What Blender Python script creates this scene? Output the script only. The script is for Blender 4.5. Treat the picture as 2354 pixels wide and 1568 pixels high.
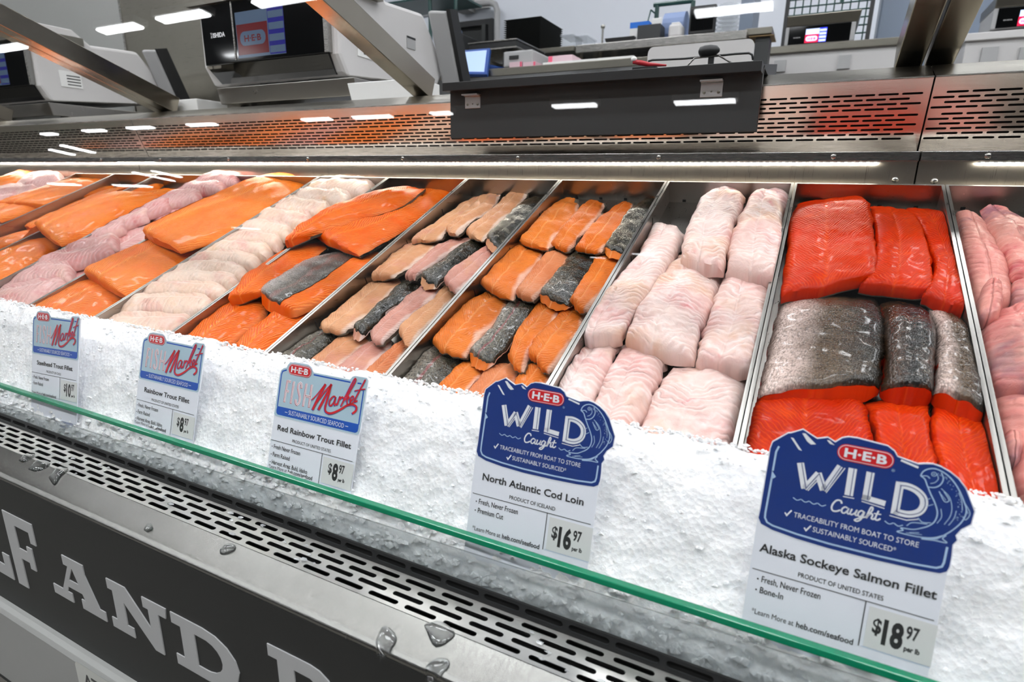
import bpy, bmesh, math, random
from mathutils import Vector, Matrix, noise
from mathutils.geometry import tessellate_polygon

random.seed(7)
for o in list(bpy.data.objects): bpy.data.objects.remove(o)
SC = bpy.context.scene
COL = SC.collection
R = math.radians

# ------------------------------------------------------------------ camera
# world: x along the case (right), y away from the customer, z up; the lens is the origin, floor 1 m below
W, H, FPX = 2354., 1568., 1340.
MX = ((0.8914943, 0.13225287, -0.43329792), (0.45278729, -0.22868567, 0.86179263), (0.01488553, -0.96447501, -0.26375439))
cam = bpy.data.cameras.new('camera'); camo = bpy.data.objects.new('camera', cam); COL.objects.link(camo)
cam.sensor_width = 36; cam.lens = FPX / W * 36; cam.clip_start = .01; cam.clip_end = 200
camo.matrix_world = Matrix(((MX[0][0], -MX[0][1], -MX[0][2], 0), (MX[1][0], -MX[1][1], -MX[1][2], 0), (MX[2][0], -MX[2][1], -MX[2][2], 0), (0, 0, 0, 1)))
cam.dof.use_dof = True; cam.dof.focus_distance = .85; cam.dof.aperture_fstop = 7.1
SC.camera = camo
# ------------------------------------------------------------------ world, exposure
wd = bpy.data.worlds.new('store'); SC.world = wd; wd.use_nodes = True
wd.node_tree.nodes['Background'].inputs[0].default_value = (.85, .86, .9, 1)
wd.node_tree.nodes['Background'].inputs[1].default_value = .16
vs = SC.view_settings
vs.view_transform = 'Standard'; vs.look = 'None'; vs.gamma = 1; vs.use_curve_mapping = False
vs.exposure = 0.13
FIXTURE = 26.0      # radiance of the ceiling luminaires
EXTRA_ROW = 35.0     # unseen extra row, added to light the card fronts
LEDBAR = 4.0       # radiance of the case's own LED bars

FLOOR = -1.0
def ray(px, py):
    a, b = px - W / 2, py - H / 2
    return Vector([m[0] * a + m[1] * b + m[2] * FPX for m in MX])
def at(px, py, y):
    r = ray(px, py); return r * (y / r.y)

# ------------------------------------------------------------------ materials
def lin(c):
    return tuple((v / 12.92 if v <= .04045 else ((v + .055) / 1.055) ** 2.4) for v in (c[0] / 255, c[1] / 255, c[2] / 255)) + (1.,)
class NT:
    def __init__(s, name):
        s.m = bpy.data.materials.new(name); s.m.use_nodes = True; s.t = s.m.node_tree
        s.b = s.t.nodes['Principled BSDF']; s.out = s.t.nodes['Material Output']
    def n(s, typ, **kw):
        x = s.t.nodes.new(typ)
        for k, v in kw.items(): setattr(x, k, v)
        return x
    def l(s, a, b): s.t.links.new(a, b); return s
    def val(s, sock, v):
        if hasattr(v, 'is_linked') or hasattr(v, 'node'): s.l(v, sock)
        else: sock.default_value = v
    def math(s, op, a, b=0., c=None, clamp=False):
        x = s.n('ShaderNodeMath', operation=op, use_clamp=clamp); s.val(x.inputs[0], a); s.val(x.inputs[1], b)
        if c is not None: s.val(x.inputs[2], c)
        return x.outputs[0]
    def mix(s, f, a, b, mode='MIX'):
        x = s.n('ShaderNodeMix', data_type='RGBA', blend_type=mode); s.val(x.inputs[0], f); s.val(x.inputs[6], a); s.val(x.inputs[7], b); return x.outputs[2]
    def ramp(s, f, *stops):
        x = s.n('ShaderNodeValToRGB'); s.l(f, x.inputs[0]); e = x.color_ramp.elements
        while len(e) < len(stops): e.new(.5)
        for i, (p, c) in enumerate(stops):
            e[i].position = p; e[i].color = c if isinstance(c, tuple) else (c, c, c, 1)
        return x.outputs[0]
    def sstep(s, v, a, b):
        x = s.n('ShaderNodeMapRange', interpolation_type='SMOOTHSTEP'); s.val(x.inputs[0], v); s.val(x.inputs[1], a); s.val(x.inputs[2], b); return x.outputs[0]
    def noise(s, vec, scale, detail=3, rough=.55, dist=0):
        x = s.n('ShaderNodeTexNoise'); s.l(vec, x.inputs['Vector']); x.inputs['Scale'].default_value = scale; x.inputs['Detail'].default_value = detail
        x.inputs['Roughness'].default_value = rough; x.inputs['Distortion'].default_value = dist; return x.outputs[0]
    def map(s, vec, sc=(1, 1, 1)):
        x = s.n('ShaderNodeMapping'); s.l(vec, x.inputs[0]); x.inputs[3].default_value = sc; return x.outputs[0]
    def obj(s): return s.n('ShaderNodeTexCoord').outputs['Object']
    def bump(s, h, strength, dist=.001):
        x = s.n('ShaderNodeBump'); x.inputs['Strength'].default_value = strength; x.inputs['Distance'].default_value = dist; s.l(h, x.inputs['Height']); s.l(x.outputs[0], s.b.inputs['Normal'])
    def set(s, **kw):
        for k, v in kw.items(): s.val(s.b.inputs[k.replace('_', ' ')], v)
        return s
def plain(name, rgb, rough=.5, metal=0., spec=.5, emis=None, es=0., **kw):
    t = NT(name); t.set(Base_Color=lin(rgb), Roughness=rough, Metallic=metal); t.b.inputs['Specular IOR Level'].default_value = spec
    if emis: t.b.inputs['Emission Color'].default_value = lin(emis); t.b.inputs['Emission Strength'].default_value = es
    v = t.noise(t.obj(), 40, 2); c = t.mix(t.math('MULTIPLY', v, .12), lin(rgb), tuple(x * .72 for x in lin(rgb)[:3]) + (1,)); t.l(c, t.b.inputs['Base Color'])
    for k, v in kw.items(): t.val(t.b.inputs[k.replace('_', ' ')], v)
    return t.m
def steel(name, rgb=(176, 174, 170), rough=.27, brush=(3, 160, 160), bs=.12, aniso=.4):
    t = NT(name); o = t.map(t.obj(), brush); v = t.noise(o, 6, 4, .6)
    big = t.noise(t.obj(), 5, 3)
    c = t.mix(big, lin(rgb), tuple(x * .8 for x in lin(rgb)[:3]) + (1,))
    t.set(Base_Color=c, Metallic=1., Roughness=t.math('ADD', t.math('MULTIPLY', v, .16), rough - .08)); t.b.inputs['Anisotropic'].default_value = aniso
    t.bump(v, bs, .0006); return t.m
M = {}
M['steel'] = steel('brushed_steel')
M['rim'] = steel('rim_steel', (176, 173, 168), .3, (4, 4, 4), .03)
M['steel_wall'] = steel('wall_steel', (190, 182, 170), .3, (260, 140, 3), .35)
M['steel_dark'] = steel('dull_steel', (150, 146, 136), .3)
M['deck'] = steel('deck_steel', (134, 134, 131), .24, (190, 3, 3), .3)
M['grille'] = steel('grille_steel', (206, 205, 200), .34, bs=.08)
M['perf'] = steel('perforated_steel', (228, 218, 206), .2, bs=.05)
M['tray'] = steel('tray_steel', (182, 178, 172), .3, (60, 3, 60))
M['post'] = steel('post_steel', (168, 160, 146), .2, (160, 4, 4), .05)
M['black'] = plain('black_plastic', (26, 27, 28), .45)
M['black_matte'] = plain('black_matte', (46, 48, 48), .5)
M['panel_black'] = plain('panel_black', (25, 27, 26), .55)
M['gloss_black'] = plain('gloss_black', (9, 10, 11), .05)
M['dark'] = plain('dark_cavity', (16, 16, 15), .8)
M['grey'] = plain('grey_plastic', (168, 168, 168), .5)
M['lightgrey'] = plain('light_grey_plastic', (205, 203, 202), .45)
M['panel_grey'] = plain('panel_grey', (150, 151, 148), .5)
M['letter_grey'] = plain('letter_grey', (172, 173, 173), .5)
M['chrome'] = plain('bright_metal', (205, 205, 205), .3, .7)
M['white'] = plain('white_plastic', (232, 232, 230), .4)
M['wall'] = plain('wall_paint', (222, 226, 234), .6)
M['floor'] = plain('floor_tile', (120, 116, 110), .4)
M['ceil'] = plain('ceiling_paint', (120, 122, 124), .8)
M['card'] = plain('card_white', (240, 244, 252), .35)
M['ink'] = plain('ink_black', (36, 38, 40), .4)
M['navy'] = plain('print_navy', (14, 52, 128), .35)
M['blue'] = plain('print_blue', (12, 84, 186), .35)
M['paleblue'] = plain('print_pale_blue', (178, 206, 220), .35)
M['iceblue'] = plain('print_ice_blue', (176, 205, 235), .35)
M['red'] = plain('print_red', (214, 26, 36), .35)
M['pwhite'] = plain('print_white', (238, 241, 246), .35)
M['sticker'] = plain('sticker', (196, 198, 192), .45)
M['pricebox'] = plain('price_paper', (226, 228, 226), .5)
M['green'] = plain('green_enamel', (16, 62, 58), .35)
M['blueplastic'] = plain('blue_plastic', (34, 74, 148), .4)
M['brightblue'] = plain('bright_blue_box', (20, 112, 214), .5)
M['pink'] = plain('pink_card', (226, 92, 122), .5)
M['palepink'] = plain('pale_pink_card', (206, 178, 186), .5)
M['bluepaper'] = plain('blue_paper', (120, 138, 176), .6)
M['redplastic'] = plain('red_plastic', (176, 26, 40), .4)
M['bluegrey'] = plain('blue_grey_paint', (108, 120, 138), .4)
M['wood'] = plain('tan_board', (146, 120, 80), .6)
M['screen'] = plain('screen_white', (150, 170, 205), .2, emis=(160, 182, 225), es=.75)
M['scr_light'] = plain('screen_pale', (76, 94, 116), .12, emis=(150, 180, 215), es=.03)
M['scr_red'] = plain('screen_red', (92, 34, 38), .12, emis=(170, 40, 50), es=.03)
M['scr_blue'] = plain('screen_blue', (40, 40, 120), .12, emis=(50, 50, 190), es=.03)
M['scr_hi'] = plain('screen_bright', (190, 205, 255), .2, emis=(200, 215, 255), es=1.)
M['scr_hired'] = plain('screen_bright_red', (210, 30, 70), .2, emis=(220, 30, 70), es=.8)
M['scr_hiblue'] = plain('screen_bright_blue', (50, 60, 230), .2, emis=(50, 60, 240), es=.9)
M['fixture'] = plain('luminaire', (255, 255, 255), .5, emis=(250, 252, 255), es=FIXTURE)
M['fixture_extra'] = plain('luminaire_extra', (255, 255, 255), .5, emis=(250, 252, 255), es=EXTRA_ROW)
M['led'] = plain('led_light', (255, 255, 255), .5, emis=(255, 250, 240), es=LEDBAR)
M['ledsmall'] = plain('led_bead', (255, 255, 255), .5, emis=(255, 250, 236), es=60.)

def glass(name, tint, fres=1.5, mul=1.15, alpha=None):
    t = NT(name); t.t.nodes.remove(t.b)
    tr = t.n('ShaderNodeBsdfTransparent'); tr.inputs[0].default_value = tint
    gl = t.n('ShaderNodeBsdfGlossy'); gl.inputs['Roughness'].default_value = 0.0
    fr = t.n('ShaderNodeFresnel'); fr.inputs[0].default_value = fres
    ge = t.n('ShaderNodeNewGeometry')
    f = t.math('MULTIPLY', t.math('MULTIPLY', fr.outputs[0], mul), t.math('SUBTRACT', 1., ge.outputs['Backfacing']), clamp=True)
    mx = t.n('ShaderNodeMixShader'); t.l(f, mx.inputs[0]); t.l(tr.outputs[0], mx.inputs[1]); t.l(gl.outputs[0], mx.inputs[2])
    res = mx.outputs[0]
    if alpha:      # translucent plastic: part of the light is scattered
        df = t.n('ShaderNodeBsdfDiffuse'); df.inputs[0].default_value = alpha[1]
        m2 = t.n('ShaderNodeMixShader'); m2.inputs[0].default_value = alpha[0]; t.l(res, m2.inputs[1]); t.l(df.outputs[0], m2.inputs[2]); res = m2.outputs[0]
    t.l(res, t.out.inputs[0]); return t.m
M['glass'] = glass('case_glass', (.99, .992, .992, 1))
M['acrylic'] = glass('acrylic', (.9, .93, 1., 1), 1.45, 1., (.25, (.5, .58, .8, 1)))
M['dam'] = glass('translucent_dam', (.8, .82, .82, 1), 1.4, 1., (.12, (.42, .42, .41, 1)))
M['clearbin'] = glass('clear_bin', (.93, .94, .95, 1), 1.4, 1., (.2, (.7, .73, .76, 1)))
M['water'] = plain('water', (245, 248, 250), .02, Transmission_Weight=1., IOR=1.33)
M['edge'] = plain('glass_edge_green', (0, 128, 90), .15, spec=.6)

def uvn(t, name):
    x = t.n('ShaderNodeUVMap', uv_map=name); sp = t.n('ShaderNodeSeparateXYZ'); t.l(x.outputs[0], sp.inputs[0]); return x.outputs[0], sp.outputs[0], sp.outputs[1]
def flesh(name, base, deep, line, period=.006, lineamt=.5, slope=1.1, width=.3, rough=.3, sss=.1, blot=None, nscale=60, center=.45, bumpy=.5, latline=.3, belly=None, wob=.009, wob2=.03):
    t = NT(name); mv, U, V = uvn(t, 'metric'); nv, u, v = uvn(t, 'norm')
    rnd = t.n('ShaderNodeObjectInfo').outputs['Random']
    so = t.n('ShaderNodeVectorMath', operation='ADD'); cm = t.n('ShaderNodeCombineXYZ'); t.l(t.math('MULTIPLY', rnd, 7.), cm.inputs[0]); t.l(mv, so.inputs[0]); t.l(cm.outputs[0], so.inputs[1]); sv = so.outputs[0]
    dist = t.noise(sv, 45, 2); d2 = t.noise(sv, 14, 2)
    cen = t.math('ADD', center, t.math('MULTIPLY', t.math('SUBTRACT', d2, .5), .12))
    au = t.math('ABSOLUTE', t.math('SUBTRACT', u, cen))
    um = t.math('ABSOLUTE', t.math('ADD', U, .004))
    w = t.math('ADD', t.math('ADD', V, t.math('MULTIPLY', um, slope)), t.math('MULTIPLY', dist, wob))
    w = t.math('ADD', w, t.math('MULTIPLY', d2, wob2))
    fr = t.math('FRACT', t.math('DIVIDE', w, period))
    tri = t.math('ABSOLUTE', t.math('SUBTRACT', fr, .5))
    ln = t.sstep(tri, .5 - width, .5)
    edge = t.math('MINIMUM', t.math('MINIMUM', u, t.math('SUBTRACT', 1., u)), t.math('MINIMUM', v, t.math('SUBTRACT', 1., v))); em_ = t.sstep(edge, .004, .03)
    ln = t.math('MULTIPLY', t.math('MULTIPLY', ln, em_), t.sstep(t.noise(sv, 24, 3), .3, .6))
    lat = t.math('SUBTRACT', 1., t.sstep(au, .0, .04))
    n1 = t.noise(sv, nscale, 4, .6); n2 = t.noise(sv, 12, 3); fine = t.noise(sv, 320, 3, .65)
    shift = t.math('ADD', n2, t.math('MULTIPLY', t.math('SUBTRACT', rnd, .5), .3))
    c = t.mix(t.sstep(shift, .3, .7), lin(base), lin(deep))
    if blot:
        for k, (col, sc, lo, hi, am) in enumerate(blot):
            ob = t.n('ShaderNodeVectorMath', operation='ADD'); t.l(sv, ob.inputs[0]); ob.inputs[1].default_value = (k * 3.1, k * 1.7, 0)
            c = t.mix(t.math('MULTIPLY', t.sstep(t.noise(ob.outputs[0], sc, 4, .6), lo, hi), am), c, lin(col))
    c = t.mix(t.math('MULTIPLY', t.sstep(n1, .5, .75), .3), c, tuple(x * .8 for x in lin(deep)[:3]) + (1,))
    c = t.mix(t.math('MULTIPLY', t.math('MULTIPLY', t.sstep(tri, .35, .1), em_), lineamt * .35), c, tuple(x * .72 for x in lin(deep)[:3]) + (1,)); c = t.mix(t.math('MULTIPLY', ln, lineamt), c, lin(line))
    if latline: c = t.mix(t.math('MULTIPLY', lat, latline), c, lin(line))
    if belly:
        be = t.sstep(t.math('ADD', u, t.math('MULTIPLY', t.math('SUBTRACT', d2, .5), .35)), belly[1], belly[1] + .12); c = t.mix(t.math('MULTIPLY', be, belly[2]), c, lin(belly[0]))
    t.set(Base_Color=c, Roughness=t.math('ADD', t.math('MULTIPLY', n1, .3), rough - .12)); t.b.inputs['Specular IOR Level'].default_value = .09
    t.b.inputs['Coat Weight'].default_value = .08; t.b.inputs['Coat Roughness'].default_value = .06
    t.b.inputs['Subsurface Weight'].default_value = sss; t.b.inputs['Subsurface Radius'].default_value = (.004, .002, .0015); t.b.inputs['Subsurface Scale'].default_value = 1.
    hgt = t.math('ADD', t.math('MULTIPLY', ln, -.55), t.math('ADD', t.math('MULTIPLY', n1, .9), t.math('MULTIPLY', fine, .35)))
    hgt = t.math('ADD', hgt, t.math('MULTIPLY', lat, -.5)); hgt = t.math('ADD', hgt, t.math('MULTIPLY', n2, 2.))
    t.bump(hgt, bumpy, .0022); return t.m
def skin(name, dark, mid, silver, silver_to=.3, speck=.5, scale=330, rough=.28, bumps=.5, stripe=None, brown=(96, 70, 40), brownamt=.4):
    t = NT(name); mv, U, V = uvn(t, 'metric'); nv, u, v = uvn(t, 'norm')
    rnd = t.n('ShaderNodeObjectInfo').outputs['Random']
    so = t.n('ShaderNodeVectorMath', operation='ADD'); cm = t.n('ShaderNodeCombineXYZ'); t.l(t.math('MULTIPLY', rnd, 5.), cm.inputs[0]); t.l(mv, so.inputs[0]); t.l(cm.outputs[0], so.inputs[1]); sv = so.outputs[0]
    vo = t.n('ShaderNodeTexVoronoi'); t.l(t.map(sv, (1, .7, 1)), vo.inputs['Vector']); vo.inputs['Scale'].default_value = scale
    n1 = t.noise(sv, 26, 4, .6); n2 = t.noise(sv, 300, 3, .75); n3 = t.noise(sv, 600, 2); n4 = t.noise(sv, 55, 4, .65)
    uu = t.math('ADD', u, t.math('MULTIPLY', t.math('SUBTRACT', n1, .5), .3))
    c = t.mix(t.sstep(uu, silver_to - .14, silver_to + .2), lin(silver), lin(mid))
    c = t.mix(t.sstep(t.math('ADD', uu, t.math('MULTIPLY', t.math('SUBTRACT', n4, .5), .7)), silver_to + .25, silver_to + .6), c, lin(dark))
    c = t.mix(t.math('MULTIPLY', t.sstep(n4, .52, .68), brownamt), c, lin(brown))
    c = t.mix(t.math('MULTIPLY', t.sstep(n2, .5, .6), speck), c, lin((18, 19, 17)))
    c = t.mix(t.math('MULTIPLY', t.sstep(vo.outputs['Distance'], .45, .85), .45), c, lin((16, 16, 14)))
    if stripe: c = t.mix(t.math('MULTIPLY', t.math('SUBTRACT', 1., t.sstep(t.math('ABSOLUTE', t.math('SUBTRACT', uu, .45)), .0, .06)), .55), c, lin(stripe))
    t.set(Base_Color=c, Roughness=t.math('ADD', t.math('MULTIPLY', n3, .3), rough - .14)); t.b.inputs['Specular IOR Level'].default_value = .5
    t.b.inputs['Metallic'].default_value = .1; t.b.inputs['Coat Weight'].default_value = .3; t.b.inputs['Coat Roughness'].default_value = .1
    t.bump(t.math('ADD', t.math('MULTIPLY', vo.outputs['Distance'], -.9), t.math('ADD', t.math('MULTIPLY', n4, 1.3), t.math('MULTIPLY', n1, .6))), bumps, .002); return t.m
BEL = ((228, 186, 164), .84, .85)
M['salmon'] = flesh('salmon_flesh', (226, 110, 18), (216, 94, 6), (244, 168, 84), .0092, .8, 1.5, .3, belly=((240, 130, 50), .9, .5))
M['steelhead'] = flesh('steelhead_flesh', (222, 92, 6), (208, 72, 0), (244, 152, 66), .0074, .8, 1.4, .3, belly=((238, 140, 80), .9, .6))
M['sockeye'] = flesh('sockeye_flesh', (196, 46, 0), (178, 32, 0), (230, 88, 12), .0066, .4, 1.4, .3, blot=[((200, 30, 0), 20, .5, .7, .6), ((228, 78, 14), 30, .55, .7, .5)], bumpy=.5, wob=.014, latline=.2)
M['redtrout'] = flesh('red_trout_flesh', (214, 116, 42), (200, 94, 22), (236, 166, 104), .0052, .22, 1.2, .32, nscale=80, latline=.45, belly=BEL)
M['redtrout_pale'] = flesh('red_trout_pale', (206, 128, 84), (196, 106, 62), (232, 176, 140), .0052, .16, 1.2, .32, nscale=80, belly=BEL)
M['palefl'] = flesh('pale_trout_flesh', (204, 150, 110), (194, 132, 92), (226, 188, 158), .0052, .1, 1.2, .3, nscale=80, blot=[((196, 132, 120), 16, .5, .7, .6), ((222, 172, 132), 12, .5, .7, .6)], belly=((226, 206, 192), .84, .8))
M['pinkfl'] = flesh('pink_trout_flesh', (198, 146, 132), (184, 122, 108), (222, 186, 174), .0052, .1, 1.2, .3, nscale=80, blot=[((206, 150, 112), 14, .5, .7, .6)], belly=((222, 200, 192), .82, .8))
M['cod'] = flesh('cod_flesh', (228, 204, 196), (218, 184, 175), (244, 230, 226), .0105, .42, .55, .38, sss=.2, wob=.022, wob2=.07, blot=[((214, 142, 140), 12, .46, .7, .6), ((212, 166, 128), 11, .5, .7, .65), ((240, 226, 222), 16, .5, .66, .7), ((208, 92, 100), 18, .62, .74, .7)], bumpy=.8, latline=.1)
M['white_fish'] = flesh('white_fillet_flesh', (226, 202, 184), (216, 184, 162), (234, 216, 204), .012, .2, .5, .4, sss=.2, blot=[((206, 146, 136), 13, .48, .68, .7), ((212, 172, 122), 10, .52, .72, .6), ((226, 206, 196), 22, .5, .7, .5)], bumpy=.6, latline=.5, center=.5)
M['pink_fish'] = flesh('pink_fillet_flesh', (208, 164, 158), (196, 138, 134), (224, 194, 190), .011, .25, .5, .4, sss=.15, blot=[((186, 76, 80), 13, .52, .7, .7), ((206, 170, 152), 10, .5, .72, .6)], bumpy=.6, latline=.7, center=.5)
M['monk'] = flesh('monkfish_flesh', (214, 148, 136), (202, 122, 116), (232, 186, 174), .012, .15, .4, .4, rough=.2, sss=.15, blot=[((176, 62, 74), 16, .5, .66, .75), ((124, 88, 104), 13, .54, .68, .75), ((222, 176, 164), 9, .5, .7, .6)], bumpy=1., latline=0)
M['sk_trout'] = skin('trout_skin', (26, 27, 20), (58, 52, 36), (112, 100, 84), .06, .35, 520, .22, .4, brown=(84, 62, 34), brownamt=.6)
M['sk_rainbow'] = skin('speckled_trout_skin', (56, 54, 44), (92, 86, 72), (150, 142, 130), .26, .85, 520, .24, .4, stripe=(140, 56, 64))
M['sk_steel'] = skin('steelhead_skin', (40, 40, 38), (84, 78, 70), (192, 182, 176), .2, .6, 520, .26, .4, stripe=(140, 96, 90), brownamt=.15)
M['sk_sock'] = skin('sockeye_skin', (32, 29, 23), (84, 66, 46), (212, 188, 178), .28, .3, 520, .22, .5)
M['sk_sock2'] = skin('sockeye_dark_skin', (22, 23, 22), (64, 44, 28), (104, 84, 70), -.1, .3, 480, .2, .55, brown=(110, 62, 30), brownamt=.6)
M['sk_edge'] = plain('skin_edge', (84, 78, 68), .3)
def icemat():
    t = NT('crushed_ice'); o = t.obj(); a = t.noise(o, 120, 5, .7); b = t.noise(o, 420, 3, .7); g = t.noise(o, 9, 3)
    vo = t.n('ShaderNodeTexVoronoi'); t.l(o, vo.inputs['Vector']); vo.inputs['Scale'].default_value = 190
    c = t.mix(t.sstep(g, .35, .7), lin((253, 254, 254)), lin((244, 246, 248)))
    c = t.mix(t.math('MULTIPLY', t.sstep(a, .52, .75), .3), c, lin((222, 227, 232)))
    t.set(Base_Color=c, Roughness=t.math('ADD', t.math('MULTIPLY', b, .5), .1)); t.b.inputs['Specular IOR Level'].default_value = .5
    t.b.inputs['Subsurface Weight'].default_value = .35; t.b.inputs['Subsurface Radius'].default_value = (.01, .011, .012); t.b.inputs['Subsurface Scale'].default_value = 1.
    t.bump(t.math('ADD', t.math('ADD', a, t.math('MULTIPLY', b, .5)), vo.outputs['Distance']), .45, .0022); return t.m
M['ice'] = icemat()
M['wetice'] = glass('wet_ice', (.86, .88, .89, 1), 1.31, 1.4, (.5, (.62, .64, .65, 1)))

# ------------------------------------------------------------------ mesh helpers
OFF = {}
class MB:
    def __init__(s): s.v = []; s.f = []
    def add(s, vs, fs):
        k = len(s.v); s.v += [tuple(p) for p in vs]; s.f += [tuple(i + k for i in f) for f in fs]; return s
    def box(s, x0, x1, y0, y1, z0, z1):
        return s.add([(x0, y0, z0), (x1, y0, z0), (x1, y1, z0), (x0, y1, z0), (x0, y0, z1), (x1, y0, z1), (x1, y1, z1), (x0, y1, z1)],
                     [(0, 3, 2, 1), (4, 5, 6, 7), (0, 1, 5, 4), (1, 2, 6, 5), (2, 3, 7, 6), (3, 0, 4, 7)])
    def hexa(s, p):   # eight corners: bottom loop, top loop
        return s.add(p, [(0, 3, 2, 1), (4, 5, 6, 7), (0, 1, 5, 4), (1, 2, 6, 5), (2, 3, 7, 6), (3, 0, 4, 7)])
    def prism(s, prof, x0, x1):     # closed (y,z) outline swept along x
        n = len(prof); k = [(x0, y, z) for y, z in prof] + [(x1, y, z) for y, z in prof]
        fs = [(i, (i + 1) % n, n + (i + 1) % n, n + i) for i in range(n)]
        tri = tessellate_polygon([[Vector((y, z, 0)) for y, z in prof]])
        fs += [tuple(t) for t in tri] + [tuple(n + i for i in reversed(t)) for t in tri]
        return s.add(k, fs)
    def prismz(s, prof, z0, z1):    # closed (x,y) outline swept up
        n = len(prof); k = [(x, y, z0) for x, y in prof] + [(x, y, z1) for x, y in prof]
        fs = [(i, (i + 1) % n, n + (i + 1) % n, n + i) for i in range(n)]
        return s.add(k, fs + [tuple(range(n - 1, -1, -1)), tuple(range(n, 2 * n))])
    def tube(s, pts, r, seg=8, cap=True):
        pts = [Vector(p) for p in pts]; rings = []
        up = Vector((.13, .21, 1)).normalized(); vs = []; fs = []
        for i, p in enumerate(pts):
            d = (pts[min(i + 1, len(pts) - 1)] - pts[max(i - 1, 0)]).normalized()
            a = d.cross(up).normalized(); b = d.cross(a); rr = r[i] if isinstance(r, (list, tuple)) else r
            vs += [p + (a * math.cos(t) + b * math.sin(t)) * rr for t in [2 * math.pi * j / seg for j in range(seg)]]
        for i in range(len(pts) - 1):
            for j in range(seg):
                fs.append((i * seg + j, i * seg + (j + 1) % seg, (i + 1) * seg + (j + 1) % seg, (i + 1) * seg + j))
        if cap: fs += [tuple(range(seg)), tuple(reversed(range((len(pts) - 1) * seg, len(pts) * seg)))]
        return s.add(vs, fs)
    def lathe(s, c, prof, seg=20, axis='z'):   # (r,h) pairs around an axis through c
        vs = []; fs = []; n = len(prof)
        for r, h in prof:
            for j in range(seg):
                t = 2 * math.pi * j / seg; a, b = r * math.cos(t), r * math.sin(t)
                vs.append((c[0] + a, c[1] + b, c[2] + h) if axis == 'z' else (c[0] + a, c[1] - h, c[2] + b) if axis == 'y' else (c[0] + h, c[1] + a, c[2] + b))
        for i in range(n - 1):
            for j in range(seg): fs.append((i * seg + j, i * seg + (j + 1) % seg, (i + 1) * seg + (j + 1) % seg, (i + 1) * seg + j))
        fs += [tuple(reversed(range(seg))), tuple(range((n - 1) * seg, n * seg))]
        return s.add(vs, fs)
    def poly(s, pts):   # flat simple polygon of 3D points
        tri = tessellate_polygon([[Vector(p) for p in pts]]); return s.add(pts, [tuple(t) for t in tri])
    def build(s, name, mat, parent=None, smooth=False, bevel=0., uv=None, fix=True):
        off = OFF.get(parent.name, Vector()) if parent else Vector()
        me = bpy.data.meshes.new(name); me.from_pydata([(v[0] - off[0], v[1] - off[1], v[2] - off[2]) for v in s.v], [], s.f); me.validate()
        if fix:
            bm = bmesh.new(); bm.from_mesh(me); bmesh.ops.recalc_face_normals(bm, faces=bm.faces); bm.to_mesh(me); bm.free()
        o = bpy.data.objects.new(name, me); COL.objects.link(o); me.materials.append(M[mat] if isinstance(mat, str) else mat)
        if parent: o.parent = parent
        OFF[o.name] = off
        if smooth:
            for p in me.polygons: p.use_smooth = True
        if bevel:
            b = o.modifiers.new('bevel', 'BEVEL'); b.width = bevel; b.segments = 2; b.limit_method = 'ANGLE'; b.angle_limit = R(40)
        return o
def tag(o, label, cat, group=None, kind=None):
    o['label'] = label; o['category'] = cat
    if group: o['group'] = group
    if kind: o['kind'] = kind
    return o
def thing(name, label, cat, loc, group=None):
    o = bpy.data.objects.new(name, None); COL.objects.link(o); o.location = loc; o.empty_display_size = .02; OFF[o.name] = Vector(loc)
    return tag(o, label, cat, group)
def struct(o, label=None, cat=None):
    o['kind'] = 'structure'
    if label: o['label'] = label
    if cat: o['category'] = cat
    return o
def copy_tree(o, d, label, parent=None):
    c = o.copy(); COL.objects.link(c); c.parent = parent
    if parent is None: c.location = Vector(o.location) + Vector(d); c['label'] = label
    for ch in o.children: copy_tree(ch, d, None, c)
    return c
def smoothpath(p, n):     # Catmull-Rom through the points, n samples
    p = [Vector(q) for q in p]; out = []; m = len(p) - 1
    for i in range(n):
        t = i / (n - 1) * m; k = min(int(t), m - 1); f = t - k
        a = p[k - 1] if k else p[0] * 2 - p[1]; b, c = p[k], p[k + 1]; d = p[k + 2] if k + 2 <= m else p[m] * 2 - p[m - 1]
        out.append(.5 * ((2 * b) + (c - a) * f + (2 * a - 5 * b + 4 * c - d) * f * f + (3 * b - a - 3 * c + d) * f ** 3))
    return out
# ------------------------------------------------------------------ room
struct(MB().box(-60, 25, -55, 8, FLOOR - .1, FLOOR).build('floor', 'floor'), 'grey tiled shop floor', 'floor')
struct(MB().box(-60, 25, -55, 8, 3.12, 3.2).build('ceiling', 'ceil'), 'dark grey shop ceiling', 'ceiling')
struct(MB().box(-14, 12, 5.6, 5.7, FLOOR, 3.12).build('wall_back', 'wall'), 'white painted wall of the preparation room', 'wall')
wl = struct(MB().box(-9, -2.02, 2.0, 2.06, FLOOR, 3.0).build('wall_left', 'grey'), 'stainless clad wall behind the left scales', 'wall')
for x0, x1, mt in ((-9, -6.2, 'steel'), (-6.19, -3.20, 'panel_grey'), (-3.19, -2.02, 'steel_dark')):
    MB().box(x0, x1, 1.985, 1.999, FLOOR + .05, 2.95).build('cladding_panel', mt, wl)
MB().box(-3.202, -3.188, 1.98, 1.985, FLOOR + .05, 2.95).build('seam_strip', 'steel', wl)

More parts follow.
